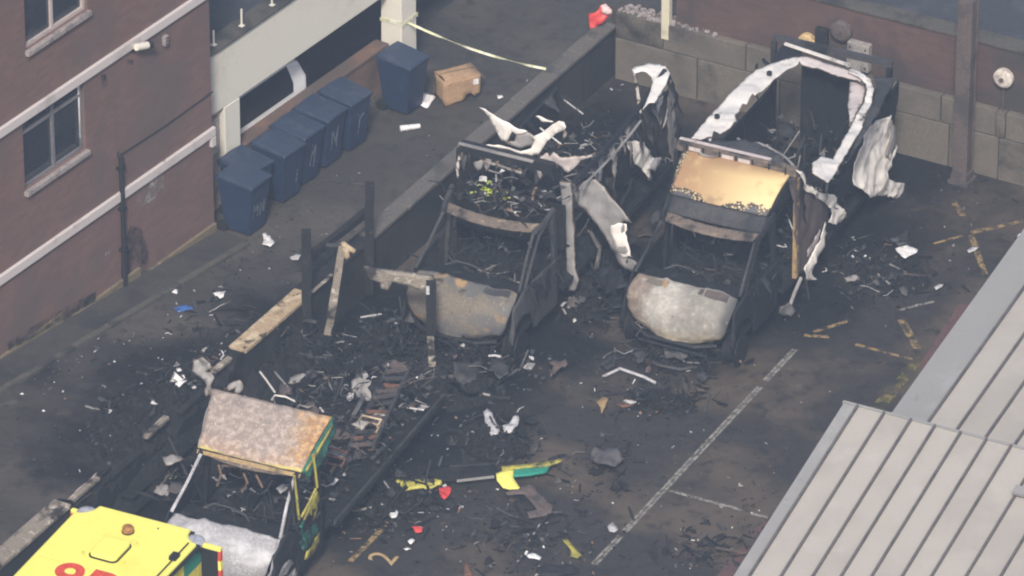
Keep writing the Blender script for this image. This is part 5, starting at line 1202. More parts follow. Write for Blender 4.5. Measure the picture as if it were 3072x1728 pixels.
# cardboard box, open, one end torn
bx = gz('0', 1120, 268); bx.z = .008
cb = empty('cardboard_box', bx, R(27)); tag(cb, 'torn open brown cardboard box lying on the alley', 'box')
Lx, Ly, Hz = .66, .40, .46
sheet('box_side', [(0, 0, 0), (.36, 0, .02), (.40, 0, .12), (.48, 0, .14), (.55, 0, .05), (Lx, 0, .10), (Lx, 0, Hz), (0, 0, Hz)], 'cardboard', cb, amp=.008, thick=.008)
sheet('box_side', [(0, Ly, 0), (Lx, Ly, 0), (Lx, Ly, Hz), (0, Ly, Hz)], 'cardboard', cb, amp=.008, thick=.008)
sheet('box_end', [(0, 0.004, 0), (0, Ly - .004, 0), (0, Ly - .004, Hz), (0, .004, Hz)], 'cardboard', cb, amp=.008, thick=.008)
sheet('box_end', [(Lx, 0.004, .1), (Lx, Ly - .004, 0), (Lx, Ly - .004, Hz), (Lx, .004, Hz)], 'cardboard', cb, amp=.008, thick=.008)
sheet('box_flap', [(0.01, 0, Hz), (Lx, 0, Hz + .005), (Lx, .22, Hz + .02), (.02, .24, Hz + .03)], 'cardboard', cb, amp=.01, thick=.008)
sheet('box_flap', [(0.01, Ly, Hz), (Lx, Ly, Hz + .005), (Lx, .20, Hz + .012), (.02, .19, Hz + .012)], 'cardboard', cb, amp=.01, thick=.008)
sheet('box_flap', [(Lx, .01, Hz), (Lx, Ly, Hz), (Lx + .10, Ly, Hz - .10), (Lx + .12, .02, Hz - .14)], 'cardboard', cb, amp=.01, thick=.008)
mb = MB(); mb.box((Lx - .09, -.012, Hz - .13), (.10, .006, .10)); mb.build('address_label', 'paper', cb)

def litter(name, v, pts, z, m, label, cat, amp=.02, thick=.008, cuts=2, tilt=0, group=None):
    P_ = [gz(v, x, y, 0) for x, y in pts]; c = sum(P_, Vector()) / len(P_)
    base = z if z is not None else azl(c)
    r_ = max((q - c).length for q in P_)
    P2 = []
    for i, q in enumerate(P_):
        h = base + .012 + tilt * (q - c).dot(dW) + amp * .6
        q2 = gz(v, pts[i][0], pts[i][1], h); P2.append(q2)
    c2 = Vector((c.x, c.y, base))
    o = sheet(name, P2, m, None, thick=thick, amp=amp * .5, freq=5, cuts=cuts, origin=c2)
    return tag(o, label, cat, group)
litter('paper_sheet', 'b', [(1650, 710), (1700, 705), (1780, 735), (1715, 815), (1640, 790)], None, 'paper', 'white paper sheet against the lone bin and cardboard box', 'paper', .05)
p1, p2 = gz('b', 1510, 970, .06), gz('b', 1660, 950, .06); mb = MB(); mb.tube([p1, p1.lerp(p2, .5), p2], [.052, .045, .04], 10); tag(mb.build('paper_roll', 'paper', origin=(p1.x, p1.y, 0)), 'white paper roll lying on the alley below the lone bin', 'roll')
litter('foil_scrap', 'c', [(480, 720), (520, 718), (528, 735), (490, 745)], None, 'scrap_bright', 'small white scrap beyond the cardboard box', 'litter')
litter('crumpled_paper', 'e', [(970, 790), (1050, 770), (1145, 795), (1140, 818), (1060, 795), (1010, 810)], None, 'paper', 'long white paper strip on the alley beside the drainpipe', 'paper', .03)
litter('crumpled_paper', 'e', [(725, 925), (780, 915), (840, 910), (838, 928), (770, 932), (735, 945)], None, 'paper', 'thin white strip on the pavement at the brick wall foot', 'paper', .02)
litter('blue_cloth', 'e', [(1115, 915), (1160, 890), (1190, 885), (1250, 905), (1200, 930), (1150, 935)], None, 'blue_cloth', 'small bright blue cloth dropped on the alley', 'cloth', .05)
litter('plastic_cup', 'e', [(1370, 820), (1410, 800), (1455, 800), (1440, 840), (1405, 855)], None, 'paper', 'crumpled white cup on the alley right of the blue cloth', 'cup', .07)
litter('plastic_bag', 'e', [(1690, 430), (1710, 420), (1740, 450), (1770, 500), (1740, 525), (1690, 510), (1700, 470)], None, 'paper', 'white plastic bag heaped below the row of bins', 'bag', .08)
litter('plastic_bag', 'e', [(1865, 575), (1900, 560), (1940, 575), (1920, 600), (1880, 598)], None, 'scrap_pale', 'pale scrap of plastic by the first charred post', 'bag', .05)
litter('paper_scrap', 'e', [(1060, 1075), (1085, 1062), (1108, 1082), (1085, 1098)], None, 'paper', 'small white scrap alone in the middle of the sooty alley', 'paper', .03)
litter('paper_scrap', 'e', [(540, 1215), (580, 1180), (630, 1178), (600, 1210)], None, 'scrap_pale', 'pale folded scrap low on the alley near the brick wall end', 'paper', .03)
# barrier tape from the column to the yard wall
ta = MCP @ Vector((xcr1 + .03, -.2, 0)); ta = hit('b', 1568, 168, ta, (nB.x, nB.y, 0)); tb = MLW @ lwp('c', 850, 520, 1.02)
mb = MB(); n_ = 18
def tape_pt(u):
    p = ta.lerp(tb, u); p.z -= .10 * 4 * u * (1 - u); return p
for i in range(n_):
    u, u2 = i / n_, (i + 1) / n_; a = .9 * math.sin(i * .8); a2 = .9 * math.sin((i + 1) * .8)
    d1 = Vector((0, math.sin(a) * .022, math.cos(a) * .022)); d2 = Vector((0, math.sin(a2) * .022, math.cos(a2) * .022))
    q, w_ = tape_pt(u), tape_pt(u2); mb.add([q - d1, w_ - d2, w_ + d2, q + d1], [(0, 1, 2, 3)])
tp = mb.build('barrier_tape', 'tape', None, origin=(ta.x, ta.y, 0), thick=.004); tag(tp, 'pale yellow barrier tape strung from the column to the yard wall', 'tape')
mb = MB(); zc = ta.z
for k, zz in enumerate((zc, zc + .03)):
    x0, x1 = xcr0 - .012, xcr1 + .012; y0, y1 = -.20 - .012, .24
    for (a, b) in (((x0, y0), (x1, y0)), ((x1, y0), (x1, y1)), ((x0, y1), (x0, y0))): mb.bar(MCP @ Vector((a[0], a[1], zz)), MCP @ Vector((b[0], b[1], zz + .03)), .008, .035)
mb.build('tape_loop', 'tape', tp, fix=True)
bpy.data.objects['tape_loop'].location = Vector((0, 0, 0)) - Vector((ta.x, ta.y, 0))
# red bag on the corner of the yard wall
zr = 1.03
rp_ = [hit('c', x, y, wb + Vector((0, 0, 0)), (0.0, -1, 0.35)) for x, y in ((1178, 215), (1175, 100), (1215, 95), (1245, 75), (1265, 40), (1300, 30), (1345, 70), (1350, 105), (1300, 150), (1235, 200), (1200, 225))]
o = sheet('red_bag', rp_, 'red_cloth', None, amp=.07, freq=5, cuts=4, thick=.03, origin=wb); tag(o, 'torn red plastic bag caught on the far end of the yard wall', 'bag')
rp2_ = [hit('c', x, y, wb + Vector((0, -.06, 0)), (0.0, -1, 0.35)) for x, y in ((1265, 40), (1300, 28), (1345, 70), (1352, 105), (1310, 110), (1275, 90))]
sheet('pale_patch', [q - wb for q in rp2_], 'pale_pink', o, amp=.04, freq=5, cuts=3)

# ================================================================== CHARRED FENCE AND TIMBERS
def wface(v, x, y, off=-.20): return hit(v, x, y, (0, off, 0), (0, 1, 0), MLW)
def world_bar(name, m, a, b, w, h, label, cat, up=(0, 0, 1), group=None, jag=.0):
    a = Vector(a); b = Vector(b); base = Vector((a.x, a.y, 0)) if a.z < b.z else Vector((b.x, b.y, 0))
    mb = MB(); n = 7
    pts = [a.lerp(b, k / n) for k in range(n + 1)]
    for i in range(n):
        j = Vector((noise.noise(a + Vector((i, 0, 0))), noise.noise(a + Vector((0, i, 0))), 0)) * jag
    d = (b - a).normalized(); sd = d.cross(Vector(up)); sd = sd.normalized() if sd.length > 1e-3 else Vector((1, 0, 0)); u_ = sd.cross(d)
    rings = []
    for k, p in enumerate(pts):
        s1 = 1 + jag * 3 * noise.noise(p * 4 + Vector((k, 0, 0))); s2 = 1 + jag * 3 * noise.noise(p * 5 - Vector((0, k, 0)))
        o_ = (sd * noise.noise(p * 3) + u_ * noise.noise(p * 3 + Vector((5, 5, 5)))) * jag * .25
        rings += [p + o_ + sd * i * w / 2 * s1 + u_ * j * h / 2 * s2 for i, j in ((-1, -1), (1, -1), (1, 1), (-1, 1))]
    fs = [(3, 2, 1, 0), tuple(4 * n + t for t in range(4))]
    for k in range(n):
        for t in range(4): fs.append((4 * k + t, 4 * k + (t + 1) % 4, 4 * k + 4 + (t + 1) % 4, 4 * k + 4 + t))
    mb.add(rings, fs)
    o = mb.build(name, m, None, origin=base, bevel=.006)
    if label: tag(o, label, cat, group)
    return o
W = lambda q: MLW @ q
fA = world_bar('fence_post', 'charred_wood', W(wface('0', 773, 855)), W(wface('0', 770, 580)), .15, .15, 'charred black fence post on the wall nearest the pale scorched coping', 'post', (1, 0, 0), 'charred fence posts', .06)
fB = world_bar('fence_post', 'charred_wood', W(wface('0', 928, 738)), W(wface('0', 930, 462)), .15, .15, 'charred black fence post on the wall with thin bar at its top', 'post', (1, 0, 0), 'charred fence posts', .06)
world_bar('fence_rail', 'charred_wood', W(wface('0', 775, 650, -.1)), W(wface('0', 925, 530, -.1)), .10, .13, 'charred rail between the two black fence posts', 'rail', (0, 0, 1), None, .05)
world_bar('thin_bar', 'burnt_steel_grey', W(wface('0', 945, 466, -.2)), W(wface('0', 812, 455, .5)), .03, .03, 'thin grey bar sticking out from the top of the fence post', 'bar')
world_bar('loose_plank', 'grey_wood', W(lwp('0', 785, 735, 1.03)), W(lwp('0', 835, 690, 1.03)), .06, .02, 'short pale burnt plank lying on the wall by the fence post', 'plank', (0, 0, 1), None, .05)
lb_ = gz('l', 195, 1050); FP = lambda x, y, dy=0: hit('l', x, y, lb_ + Vector((0, dy, 0)), (0, 1, 0))
lp_ = empty('leaning_post', lb_); tag(lp_, 'leaning pale scorched timber post with broken head, charred at its foot', 'post')
for nm, m, a, b, w_ in (('post_foot', 'charred_wood', (198, 1050), (222, 790), .13), ('post_shaft', 'grey_wood', (222, 792), (335, 95), .12)):
    o = world_bar(nm, m, FP(*a), FP(*b), w_, .12, None, None, (0, 1, 0), None, .08); o.parent = lp_; o.location = o.location - lb_
sheet('post_head', [FP(x, y, -.08) - lb_ for x, y in ((325, 75), (350, 70), (440, 130), (425, 155), (385, 130), (395, 180), (365, 205), (345, 170))], 'scorched_wood', lp_, amp=.02, thick=.07, cuts=2)
mb = MB(); mb.bar(FP(330, 95) - lb_, FP(205, 90) - lb_, .03, .05); mb.build('head_bar', 'burnt_steel_grey', lp_)
fb = gz('l', 1045, 1165); FQ = lambda x, y, dy=0: hit('l', x, y, fb + Vector((0, dy, 0)), (0, 1, 0))
fp = empty('gate_post', fb); tag(fp, 'upright post before the tan bonnet, charred above and pale below', 'post')
for nm, m, a, b, w_ in (('post_foot', 'grey_wood', (1045, 1165), (1035, 800), .11), ('post_shaft', 'charred_wood', (1038, 802), (1035, 370), .15)):
    o = world_bar(nm, m, FQ(*a), FQ(*b), w_, .12, None, None, (0, 1, 0), None, .06); o.parent = fp; o.location = o.location - fb
mb = MB(); q = FQ(1010, 450, -.08) - fb; mb.box(q, (.05, .03, .14)); mb.build('hinge', 'scrap_pale', fp)
o = sheet('burnt_beam', [FQ(x, y, .05) for x, y in ((500, 262), (570, 275), (640, 285), (780, 305), (900, 322), (1000, 338), (1060, 345), (1060, 395), (990, 420), (930, 430), (870, 412), (780, 385), (725, 370), (695, 440), (635, 425), (640, 372), (600, 362), (560, 350), (540, 325))], 'grey_wood', None, amp=.02, thick=.10, cuts=3, origin=fb + Vector((-1, 0, 0)))
tag(o, 'ragged pale burnt beam reaching left from the post before the bonnet', 'beam')
mb = MB(); mb.tube([FQ(785, 500, 0), FQ(800, 600, 0), FQ(820, 790, 0)], .014, 5); tag(mb.build('thin_rod', 'burnt_steel_grey', origin=FQ(820, 790, 0)), 'thin dark rod standing below the burnt beam', 'rod')
for k, (x0, y0, x1, y1) in enumerate(((950, 1390, 965, 1165), (1095, 1350, 1100, 1190))):
    b0 = gz('f', x0, y0); t0 = hit('f', x1, y1, b0, (0, 1, 0)); world_bar('burnt_bracket', 'burnt_steel', b0, t0, .05, .05, ('left' if k == 0 else 'right') + ' of two short charred uprights in front of the tan bonnet', 'bracket', (0, 1, 0), None, .06)
# broken plank and slats on the burnt stretch of wall, left of the lower ambulance
o = sheet('broken_plank', [MLW @ lwp('q', x, y, .80) for x, y in ((790, 320), (900, 220), (965, 175), (1075, 65), (1040, 110), (960, 220), (880, 330), (850, 355))], 'pale_pink', None, amp=.015, thick=.04, cuts=2, origin=MLW @ lwp('q', 850, 340, 0.0)); tag(o, 'pale pointed splinter of plank at the broken end of the wall', 'plank')
for k, (x0, y0, x1, y1, z0, m, lab) in enumerate(((460, 960, 640, 775, .75, 'charred_wood', 'long charred slat running up from the pale splinter'), (690, 815, 830, 690, .6, 'burnt_steel_grey', 'grey bent slat in the burnt heap left of the cab'), (530, 930, 700, 745, .68, 'charred_wood', 'second charred slat beside the long one'), (850, 300, 1000, 230, .15, 'scrap_brown', 'thin brown batten lying above the burnt heap'), (330, 92, 460, 90, .05, 'burnt_steel_grey', 'straight grey bar lying on the alley ground'), (700, 690, 940, 590, .5, 'burnt_steel', 'dark bent bar across the burnt heap'), (1080, 560, 1200, 800, .6, 'burnt_steel_grey', 'thin strut slanting beside the windscreen pillar'), (1150, 280, 1110, 400, .4, 'burnt_steel_grey', 'short upright bar above the burnt heap'))):
    world_bar('charred_timber', m, gz('h', x0, y0, z0), gz('h', x1, y1, z0 + .05), .07 if k < 3 else .035, .035, lab, 'slat', (0, 0, 1), 'burnt slats and bars', .04)

# ================================================================== PAINTED MARKINGS
def stripe(name, v, a, b, w, m, z=.012):
    p, q = gz(v, *a), gz(v, *b); d = (q - p).normalized(); n_ = Vector((-d.y, d.x, 0)) * w / 2
    mb = MB(); mb.add([(k.x, k.y, z) for k in (p - n_, q - n_, q + n_, p + n_)], [(0, 1, 2, 3)]); o = mb.build(name, m); o['kind'] = 'structure'; return o
for off in (-.03, .03):
    p, q = gz('j', 150, 1215), gz('j', 1285, 0); d = (q - p).normalized(); n_ = Vector((-d.y, d.x, 0)) * off; z = .012
    mb = MB(); w_ = Vector((-d.y, d.x, 0)) * .024
    for (u0, u1) in ((0, .13), (.15, .82), (.85, 1.0)):
        P_, Q_ = p.lerp(q, u0) + n_, p.lerp(q, u1) + n_
        mb.add([(k.x, k.y, z) for k in (P_ - w_, Q_ - w_, Q_ + w_, P_ + w_)], [(0, 1, 2, 3)])
    mb.build('bay_line', 'worn_white')['kind'] = 'structure'
stripe('bay_line', 'j', (575, 795), (985, 905), .07, 'worn_white', .014); stripe('bay_line', 'j', (1040, 925), (1135, 945), .07, 'worn_white')
for a, b, w_ in (((100, 960), (350, 880), .08), ((30, 985), (210, 995), .09), ((400, 1050), (820, 1160), .07), ((735, 870), (850, 1080), .13), ((970, 320), (1175, 262), .06), ((1240, 240), (1623, 155), .10), ((1240, 260), (1340, 540), .10), ((1110, 10), (1180, 120), .10)):
    stripe('yellow_line', 'k', a, b, w_, 'worn_yellow', .011)
stripe('yellow_line', 'k', (720, 800), (970, 740), .06, 'worn_white', .011)
stripe('yellow_line', 'i', (320, 1360), (590, 1085), .09, 'worn_yellow', .011)
sheet_flat('moss_strip', [gz('k', x, y) for x, y in ((860, 1120), (900, 1160), (560, 1600), (420, 1600))], 'worn_moss', .010)
sheet_flat('red_margin', [gz('j', x, y) for x, y in ((1140, 930), (1240, 940), (900, 1420), (720, 1420))], 'red_kerb', .009)
sheet_flat('red_margin', [gz('k', x, y) for x, y in ((1150, 760), (1230, 760), (900, 1290), (860, 1200))], 'red_kerb', .009)
# painted bay number
c2 = gz('i', 540, 1340); fc = bpy.data.curves.new('bay_number', 'FONT'); fc.body = '2'; fc.size = .62; fc.extrude = .001; fc.align_x = 'CENTER'; fc.align_y = 'CENTER'
fo = bpy.data.objects.new('bay_number', fc); COL.objects.link(fo); fo.location = (c2.x, c2.y, .012); fo.rotation_euler = (0, 0, math.atan2(dL.y, dL.x) + R(90)); fc.materials.append(MAT['line_yellow']); to_mesh(fo)['kind'] = 'structure'

# ================================================================== WRECKAGE ON THE YARD
skirt = empty('burnt_side_skirt', gz('i', 1000, 850)); tag(skirt, 'long burnt vehicle skirt with yellow-green ends lying across the yard', 'panel')
so = skirt.location
def G(v, x, y, z): return gz(v, x, y, z) - so
sheet('yellow_end', [G('i', x, y, .10) for x, y in ((615, 835), (720, 840), (800, 825), (905, 830), (910, 860), (830, 885), (650, 905), (625, 880))], 'yellow_worn', skirt, amp=.03, cuts=3, thick=.04)
sheet('burnt_middle', [G('i', x, y, .12) for x, y in ((790, 790), (960, 745), (1250, 735), (1270, 800), (1000, 835), (900, 835))], 'char', skirt, amp=.03, cuts=3, thick=.05)
mb = MB(); mb.bar(G('i', 1005, 840, .16), G('i', 1245, 812, .16), .03, .03); mb.build('bright_trim', 'dull_aluminium', skirt)
mb = MB(); mb.bar(G('i', 960, 745, .18), G('i', 1240, 730, .18), .025, .03); mb.build('dull_trim', 'burnt_steel_grey', skirt)
sheet('green_end', [G('i', x, y, .14) for x, y in ((1360, 765), (1450, 750), (1605, 740), (1580, 785), (1480, 805), (1360, 815))], 'green_clean', skirt, amp=.01, cuts=2, thick=.03)
sheet('yellow_border', [G('i', x, y, .17) for x, y in ((1290, 752), (1400, 738), (1540, 720), (1660, 703), (1680, 715), (1600, 742), (1450, 752), (1365, 766), (1300, 790))], 'yellow_livery', skirt, amp=.01, cuts=2, thick=.03)
sheet('yellow_corner', [G('i', x, y, .16) for x, y in ((1255, 790), (1300, 775), (1370, 770), (1365, 820), (1410, 880), (1400, 890), (1300, 875), (1262, 840))], 'yellow_clean', skirt, amp=.02, cuts=2, thick=.03)
litter('red_square', 'i', [(890, 890), (950, 868), (970, 890), (965, 920), (925, 955), (895, 930)], .04, 'red_cloth', 'small red square of cloth below the burnt skirt', 'cloth', .06)
litter('brown_bracket', 'i', [(1310, 905), (1400, 905), (1480, 860), (1560, 940), (1625, 1010), (1610, 1045), (1470, 1075), (1455, 1050), (1520, 1025), (1440, 930), (1330, 925)], .06, 'brown_metal', 'bent brown metal bracket next to the yellow skirt corner', 'bracket', .06, .04, 3)
litter('pale_seat_frame', 'i', [(1178, 400), (1200, 378), (1225, 390), (1250, 450), (1280, 500), (1270, 540), (1230, 545), (1195, 500)], .12, 'scrap_pale', 'pale burnt seat frame standing above the skirt', 'frame', .10, .03, 3)
litter('grey_coil', 'i', [(1300, 490), (1340, 470), (1390, 425), (1405, 450), (1390, 500), (1350, 540), (1310, 530)], .10, 'scrap_pale', 'grey coil beside the pale seat frame', 'coil', .10, .03, 3)
litter('grey_tub', 'i', [(1865, 660), (1900, 625), (1980, 622), (2040, 655), (2065, 690), (2020, 740), (1930, 740), (1880, 700)], .10, 'ash_grey', 'grey melted plastic tub lying on open yard ground', 'tub', .12, .03, 3)
litter('yellow_leaf', 'i', [(1680, 1220), (1720, 1225), (1760, 1270), (1810, 1310), (1780, 1335), (1730, 1320), (1740, 1290)], .04, 'yellow_livery', 'crumpled yellow plastic scrap near the bay line', 'scrap', .06)
litter('ochre_scrap', 'i', [(1900, 330), (1940, 300), (1975, 320), (1960, 360), (1935, 410), (1925, 370)], .06, 'scorched_edge', 'ochre scrap with dangling tail before the ash-white bonnet', 'scrap', .05)
litter('rust_plate', 'i', [(2030, 350), (2080, 305), (2137, 310), (2137, 360), (2070, 370)], .03, 'rust', 'flat rusty plate before the ash-white bonnet', 'plate', .03)
litter('white_shoe', 'i', [(510, 960), (525, 925), (545, 950), (535, 985), (520, 990)], .05, 'scrap_bright', 'bright white scrap at the end of the collapsed body', 'scrap', .06)
litter('white_shoe', 'i', [(560, 1020), (590, 1010), (630, 1035), (620, 1075), (590, 1080), (570, 1055)], .05, 'scrap_bright', 'larger of the white scraps at the collapsed body', 'scrap', .08)
litter('red_can', 'i', [(715, 1135), (745, 1120), (790, 1140), (780, 1168), (740, 1165)], .04, 'red_cloth', 'crushed red can among small white scraps', 'can', .06)
litter('white_scrap', 'i', [(690, 1225), (720, 1205), (738, 1220), (710, 1245)], .03, 'scrap_bright', 'upper of two white scraps left of the bay number', 'scrap', .04)
litter('white_scrap', 'i', [(660, 1270), (690, 1255), (715, 1268), (680, 1285)], .03, 'scrap_bright', 'lower of two white scraps left of the bay number', 'scrap', .04)
litter('white_scrap', 'i', [(1450, 1320), (1490, 1305), (1548, 1328), (1535, 1342), (1470, 1338)], .03, 'scrap_bright', 'long white scrap near the bottom edge of the yard', 'scrap', .03)
litter('white_scrap', 'i', [(1970, 1130), (2005, 1105), (2040, 1140), (2020, 1165), (1985, 1160)], .03, 'scrap_pale', 'pale scrap lying beside the lower bay line', 'scrap', .05)
litter('rust_cone', 'i', [(1050, 1449), (1060, 1370), (1080, 1360), (1105, 1449)], .05, 'rust', 'rusty pointed shard at the bottom edge', 'shard', .05)
litter('flattened_sheet', 'i', [(1510, 1400), (1600, 1375), (1760, 1385), (1790, 1420), (1650, 1449), (1530, 1440)], .03, 'burnt_steel_grey', 'flattened dull grey sheet at the bottom of the yard', 'sheet', .05)
litter('white_sheet', 'k', [(690, 350), (780, 330), (800, 350), (855, 352), (850, 375), (760, 425), (735, 410)], .05, 'scrap_bright', 'white folded sheet on the dark yard right of the wreck', 'sheet', .05)
litter('grey_sheet', 'k', [(650, 290), (710, 268), (780, 285), (785, 330), (720, 345), (680, 310)], .04, 'ash_grey', 'grey crumpled sheet touching the white folded one', 'sheet', .08)
litter('white_scrap', 'k', [(970, 635), (1010, 605), (1040, 610), (1030, 630), (985, 655)], .03, 'scrap_pale', 'pale scrap below the white folded sheet', 'scrap', .03)
litter('white_scrap', 'k', [(1210, 365), (1260, 335), (1305, 335), (1270, 365), (1225, 380)], .03, 'scrap_pale', 'pale scrap lying on the yellow line by the roof', 'scrap', .03)
litter('grey_disc', 'k', [(710, 640), (750, 610), (785, 650), (775, 690), (735, 680)], .04, 'ash_grey', 'round grey cap by the long thin rod', 'cap', .06)
world_bar('long_rod', 'dull_aluminium', gz('k', 520, 500, .06), gz('k', 650, 610, .06), .03, .03, 'long thin metal rod on the ground right of the wreck', 'rod')
mb = MB(); mb.tube([gz('j', x, y, .06) for x, y in ((205, 150), (300, 105), (400, 140), (430, 150), (500, 185))], .025, 6); tag(mb.build('curved_trim', 'scrap_pale', origin=gz('j', 205, 150)), 'pale curved trim strip in front of the ash-white bonnet', 'trim')
mb = MB(); mb.tube([gz('j', x, y, .08) for x, y in ((340, 0), (420, 40), (520, 85), (640, 110), (730, 95))], .03, 6); tag(mb.build('fallen_bumper', 'burnt_steel_grey', origin=gz('j', 520, 85)), 'fallen grey bumper strip under the ash-white bonnet', 'bumper')
litter('grey_casting', 'g', [(540, 1215), (580, 1195), (690, 1190), (680, 1250), (620, 1265), (560, 1250)], .15, 'ash_grey', 'grey engine casting hanging below the ash-white bonnet', 'casting', .10, .04, 3)
mb = MB(); mb.tube([gz('i', x, y, .10) for x, y in ((1050, 80), (1090, 220), (1110, 270), (1220, 290))], .022, 6); tag(mb.build('bent_rod', 'dull_aluminium', origin=gz('i', 1050, 80)), 'bent shiny rod on the ground before the tan bonnet', 'rod')
mb = MB(); mb.tube([gz('i', x, y, .08) for x, y in ((895, 292), (1020, 290), (1020, 262))], .020, 6); tag(mb.build('hooked_rod', 'burnt_steel_grey', origin=gz('i', 895, 292)), 'short hooked rod below the pale post foot', 'rod')
world_bar('long_bar', 'burnt_steel', gz('i', 900, 305, .05), gz('i', 1350, 305, .05), .06, .05, 'long dark bar lying before the tan bonnet', 'bar')
litter('flat_duct', 'i', [(1060, 80), (1120, 65), (1200, 62), (1240, 70), (1200, 100), (1110, 95)], .12, 'scrap_pale', 'flattened grey duct before the tan bonnet', 'duct', .08)
litter('wing_panel', 'i', [(1590, 80), (1700, 58), (1715, 90), (1650, 130), (1610, 185), (1600, 150), (1625, 105)], .12, 'brown_metal', 'bent brown wing panel between the two front bonnets', 'panel', .08, .02, 3)
litter('white_tub', 'h', [(1085, 195), (1110, 150), (1150, 140), (1190, 185), (1195, 220), (1150, 250), (1105, 235)], .45, 'scrap_bright', 'white plastic tub on the burnt heap behind the yellow roof', 'tub', .12, .03, 3)
litter('grey_sheet', 'h', [(640, 460), (690, 400), (790, 410), (805, 490), (770, 550), (745, 540), (780, 490), (710, 465)], .50, 'ash_grey', 'grey sheet draped over the burnt heap by the wall', 'sheet', .06, .015, 3)
litter('tan_scrap', 'h', [(830, 490), (880, 450), (960, 425), (965, 445), (900, 480), (850, 520)], .42, 'scorched_wood', 'tan scrap on the burnt heap by the wall', 'scrap', .06)
litter('tan_scrap', 'h', [(1015, 440), (1060, 420), (1115, 440), (1060, 470)], .42, 'pale_pink', 'pale pink scrap on the burnt heap nearest the cab', 'scrap', .06)
litter('red_rag', 'h', [(400, 640), (440, 610), (465, 650), (450, 710), (410, 720)], .42, 'rust', 'dark red rag on the ground beyond the burnt heap', 'rag', .06)
litter('white_stick', 'h', [(355, 705), (375, 700), (412, 735), (400, 745), (370, 728)], None, 'paper', 'short white stick beside the dark red rag', 'stick', .03)
litter('white_ball', 'h', [(85, 760), (100, 748), (114, 760), (100, 773)], None, 'scrap_bright', 'tiny white ball low on the alley', 'ball', .03)
litter('black_cluster', 'h', [(60, 1050), (110, 1040), (120, 1080), (110, 1110), (60, 1110)], .5, 'ash_grey', 'dark grey clump beside the wall top at the left edge', 'clump', .08)

def wreckage(name, v, cx, cy, sx, sy, n, zl=.02, zh=.35):
    """a knotted mass of burnt fittings: bent plates, rods, wire and lumps"""
    r_ = rnd; mats = ['char', 'burnt_steel', 'burnt_steel_grey', 'ash_grey', 'dull_aluminium', 'brown_metal', 'scrap_pale']; wt = (9, 8, 3, .9, .45, .8, .22); mb = MB()
    for i in range(n):
        gx, gy = r_.gauss(0, 1), r_.gauss(0, 1); p = gz(v, cx + gx * sx, cy + gy * sy); p.z = zl + (zh - zl) * r_.random() ** 1.5 * math.exp(-.4 * (gx * gx + gy * gy)); mi = pick(wt); t = r_.random()
        if t < .30:
            q = [p]; d = Vector((r_.uniform(-1, 1), r_.uniform(-1, 1), r_.uniform(-.3, .4)))
            for k in range(r_.randint(1, 4)):
                d = d * .6 + Vector((r_.uniform(-1, 1), r_.uniform(-1, 1), r_.uniform(-.4, .4))) * .6; w = q[-1] + d * .16; w.z = max(.01, w.z); q.append(w)
            mb.tube(q, r_.uniform(.004, .010), 4, mi)
        elif t < .45:
            shard(mb, p, r_.uniform(.10, .28), mi, 'rod', r_)
        elif t < .62:
            shard(mb, p, r_.uniform(.05, .18), mi, 'strip', r_)
        elif t < .85:
            shard(mb, p, .04 + .2 * r_.random() ** 2, mi, 'chip', r_)
        else: shard(mb, p, .05 + .25 * r_.random() ** 2, mi, 'clump', r_)
    return tag(mb.build(name, mats), None, None, None, 'stuff')
wreckage('burnt_wreckage', '0', 1165, 940, 75, 32, 520, .02, .65)
wreckage('burnt_wreckage', '0', 980, 900, 60, 45, 420, .02, .8)
wreckage('burnt_wreckage', '0', 760, 940, 95, 36, 620, .10, .95)
wreckage('burnt_wreckage', '0', 330, 1120, 70, 45, 300, .36, .75)
wreckage('burnt_wreckage', '0', 430, 1020, 40, 26, 130, .36, .70)
wreckage('burnt_wreckage', '0', 1500, 710, 30, 65, 260, .02, .45)
wreckage('burnt_wreckage', '0', 1250, 1110, 55, 32, 170, .02, .25)
wreckage('burnt_wreckage', '0', 1700, 890, 70, 22, 160, .02, .25)
wreckage('burnt_wreckage', '0', 2210, 690, 70, 38, 150, .02, .12)
wreckage('burnt_wreckage', '0', 1000, 1260, 75, 40, 240, .02, .25)
wreckage('burnt_wreckage', '0', 1650, 1010, 60, 20, 90, .02, .12)
wreckage('burnt_wreckage', '0', 1330, 1350, 100, 45, 130, .01, .06)
wreckage('burnt_wreckage', '0', 1520, 1170, 60, 40, 70, .01, .08)
wreckage('burnt_wreckage', '0', 1780, 1390, 60, 30, 90, .01, .08)
wreckage('burnt_wreckage', '0', 560, 860, 90, 40, 120, .15, .40)
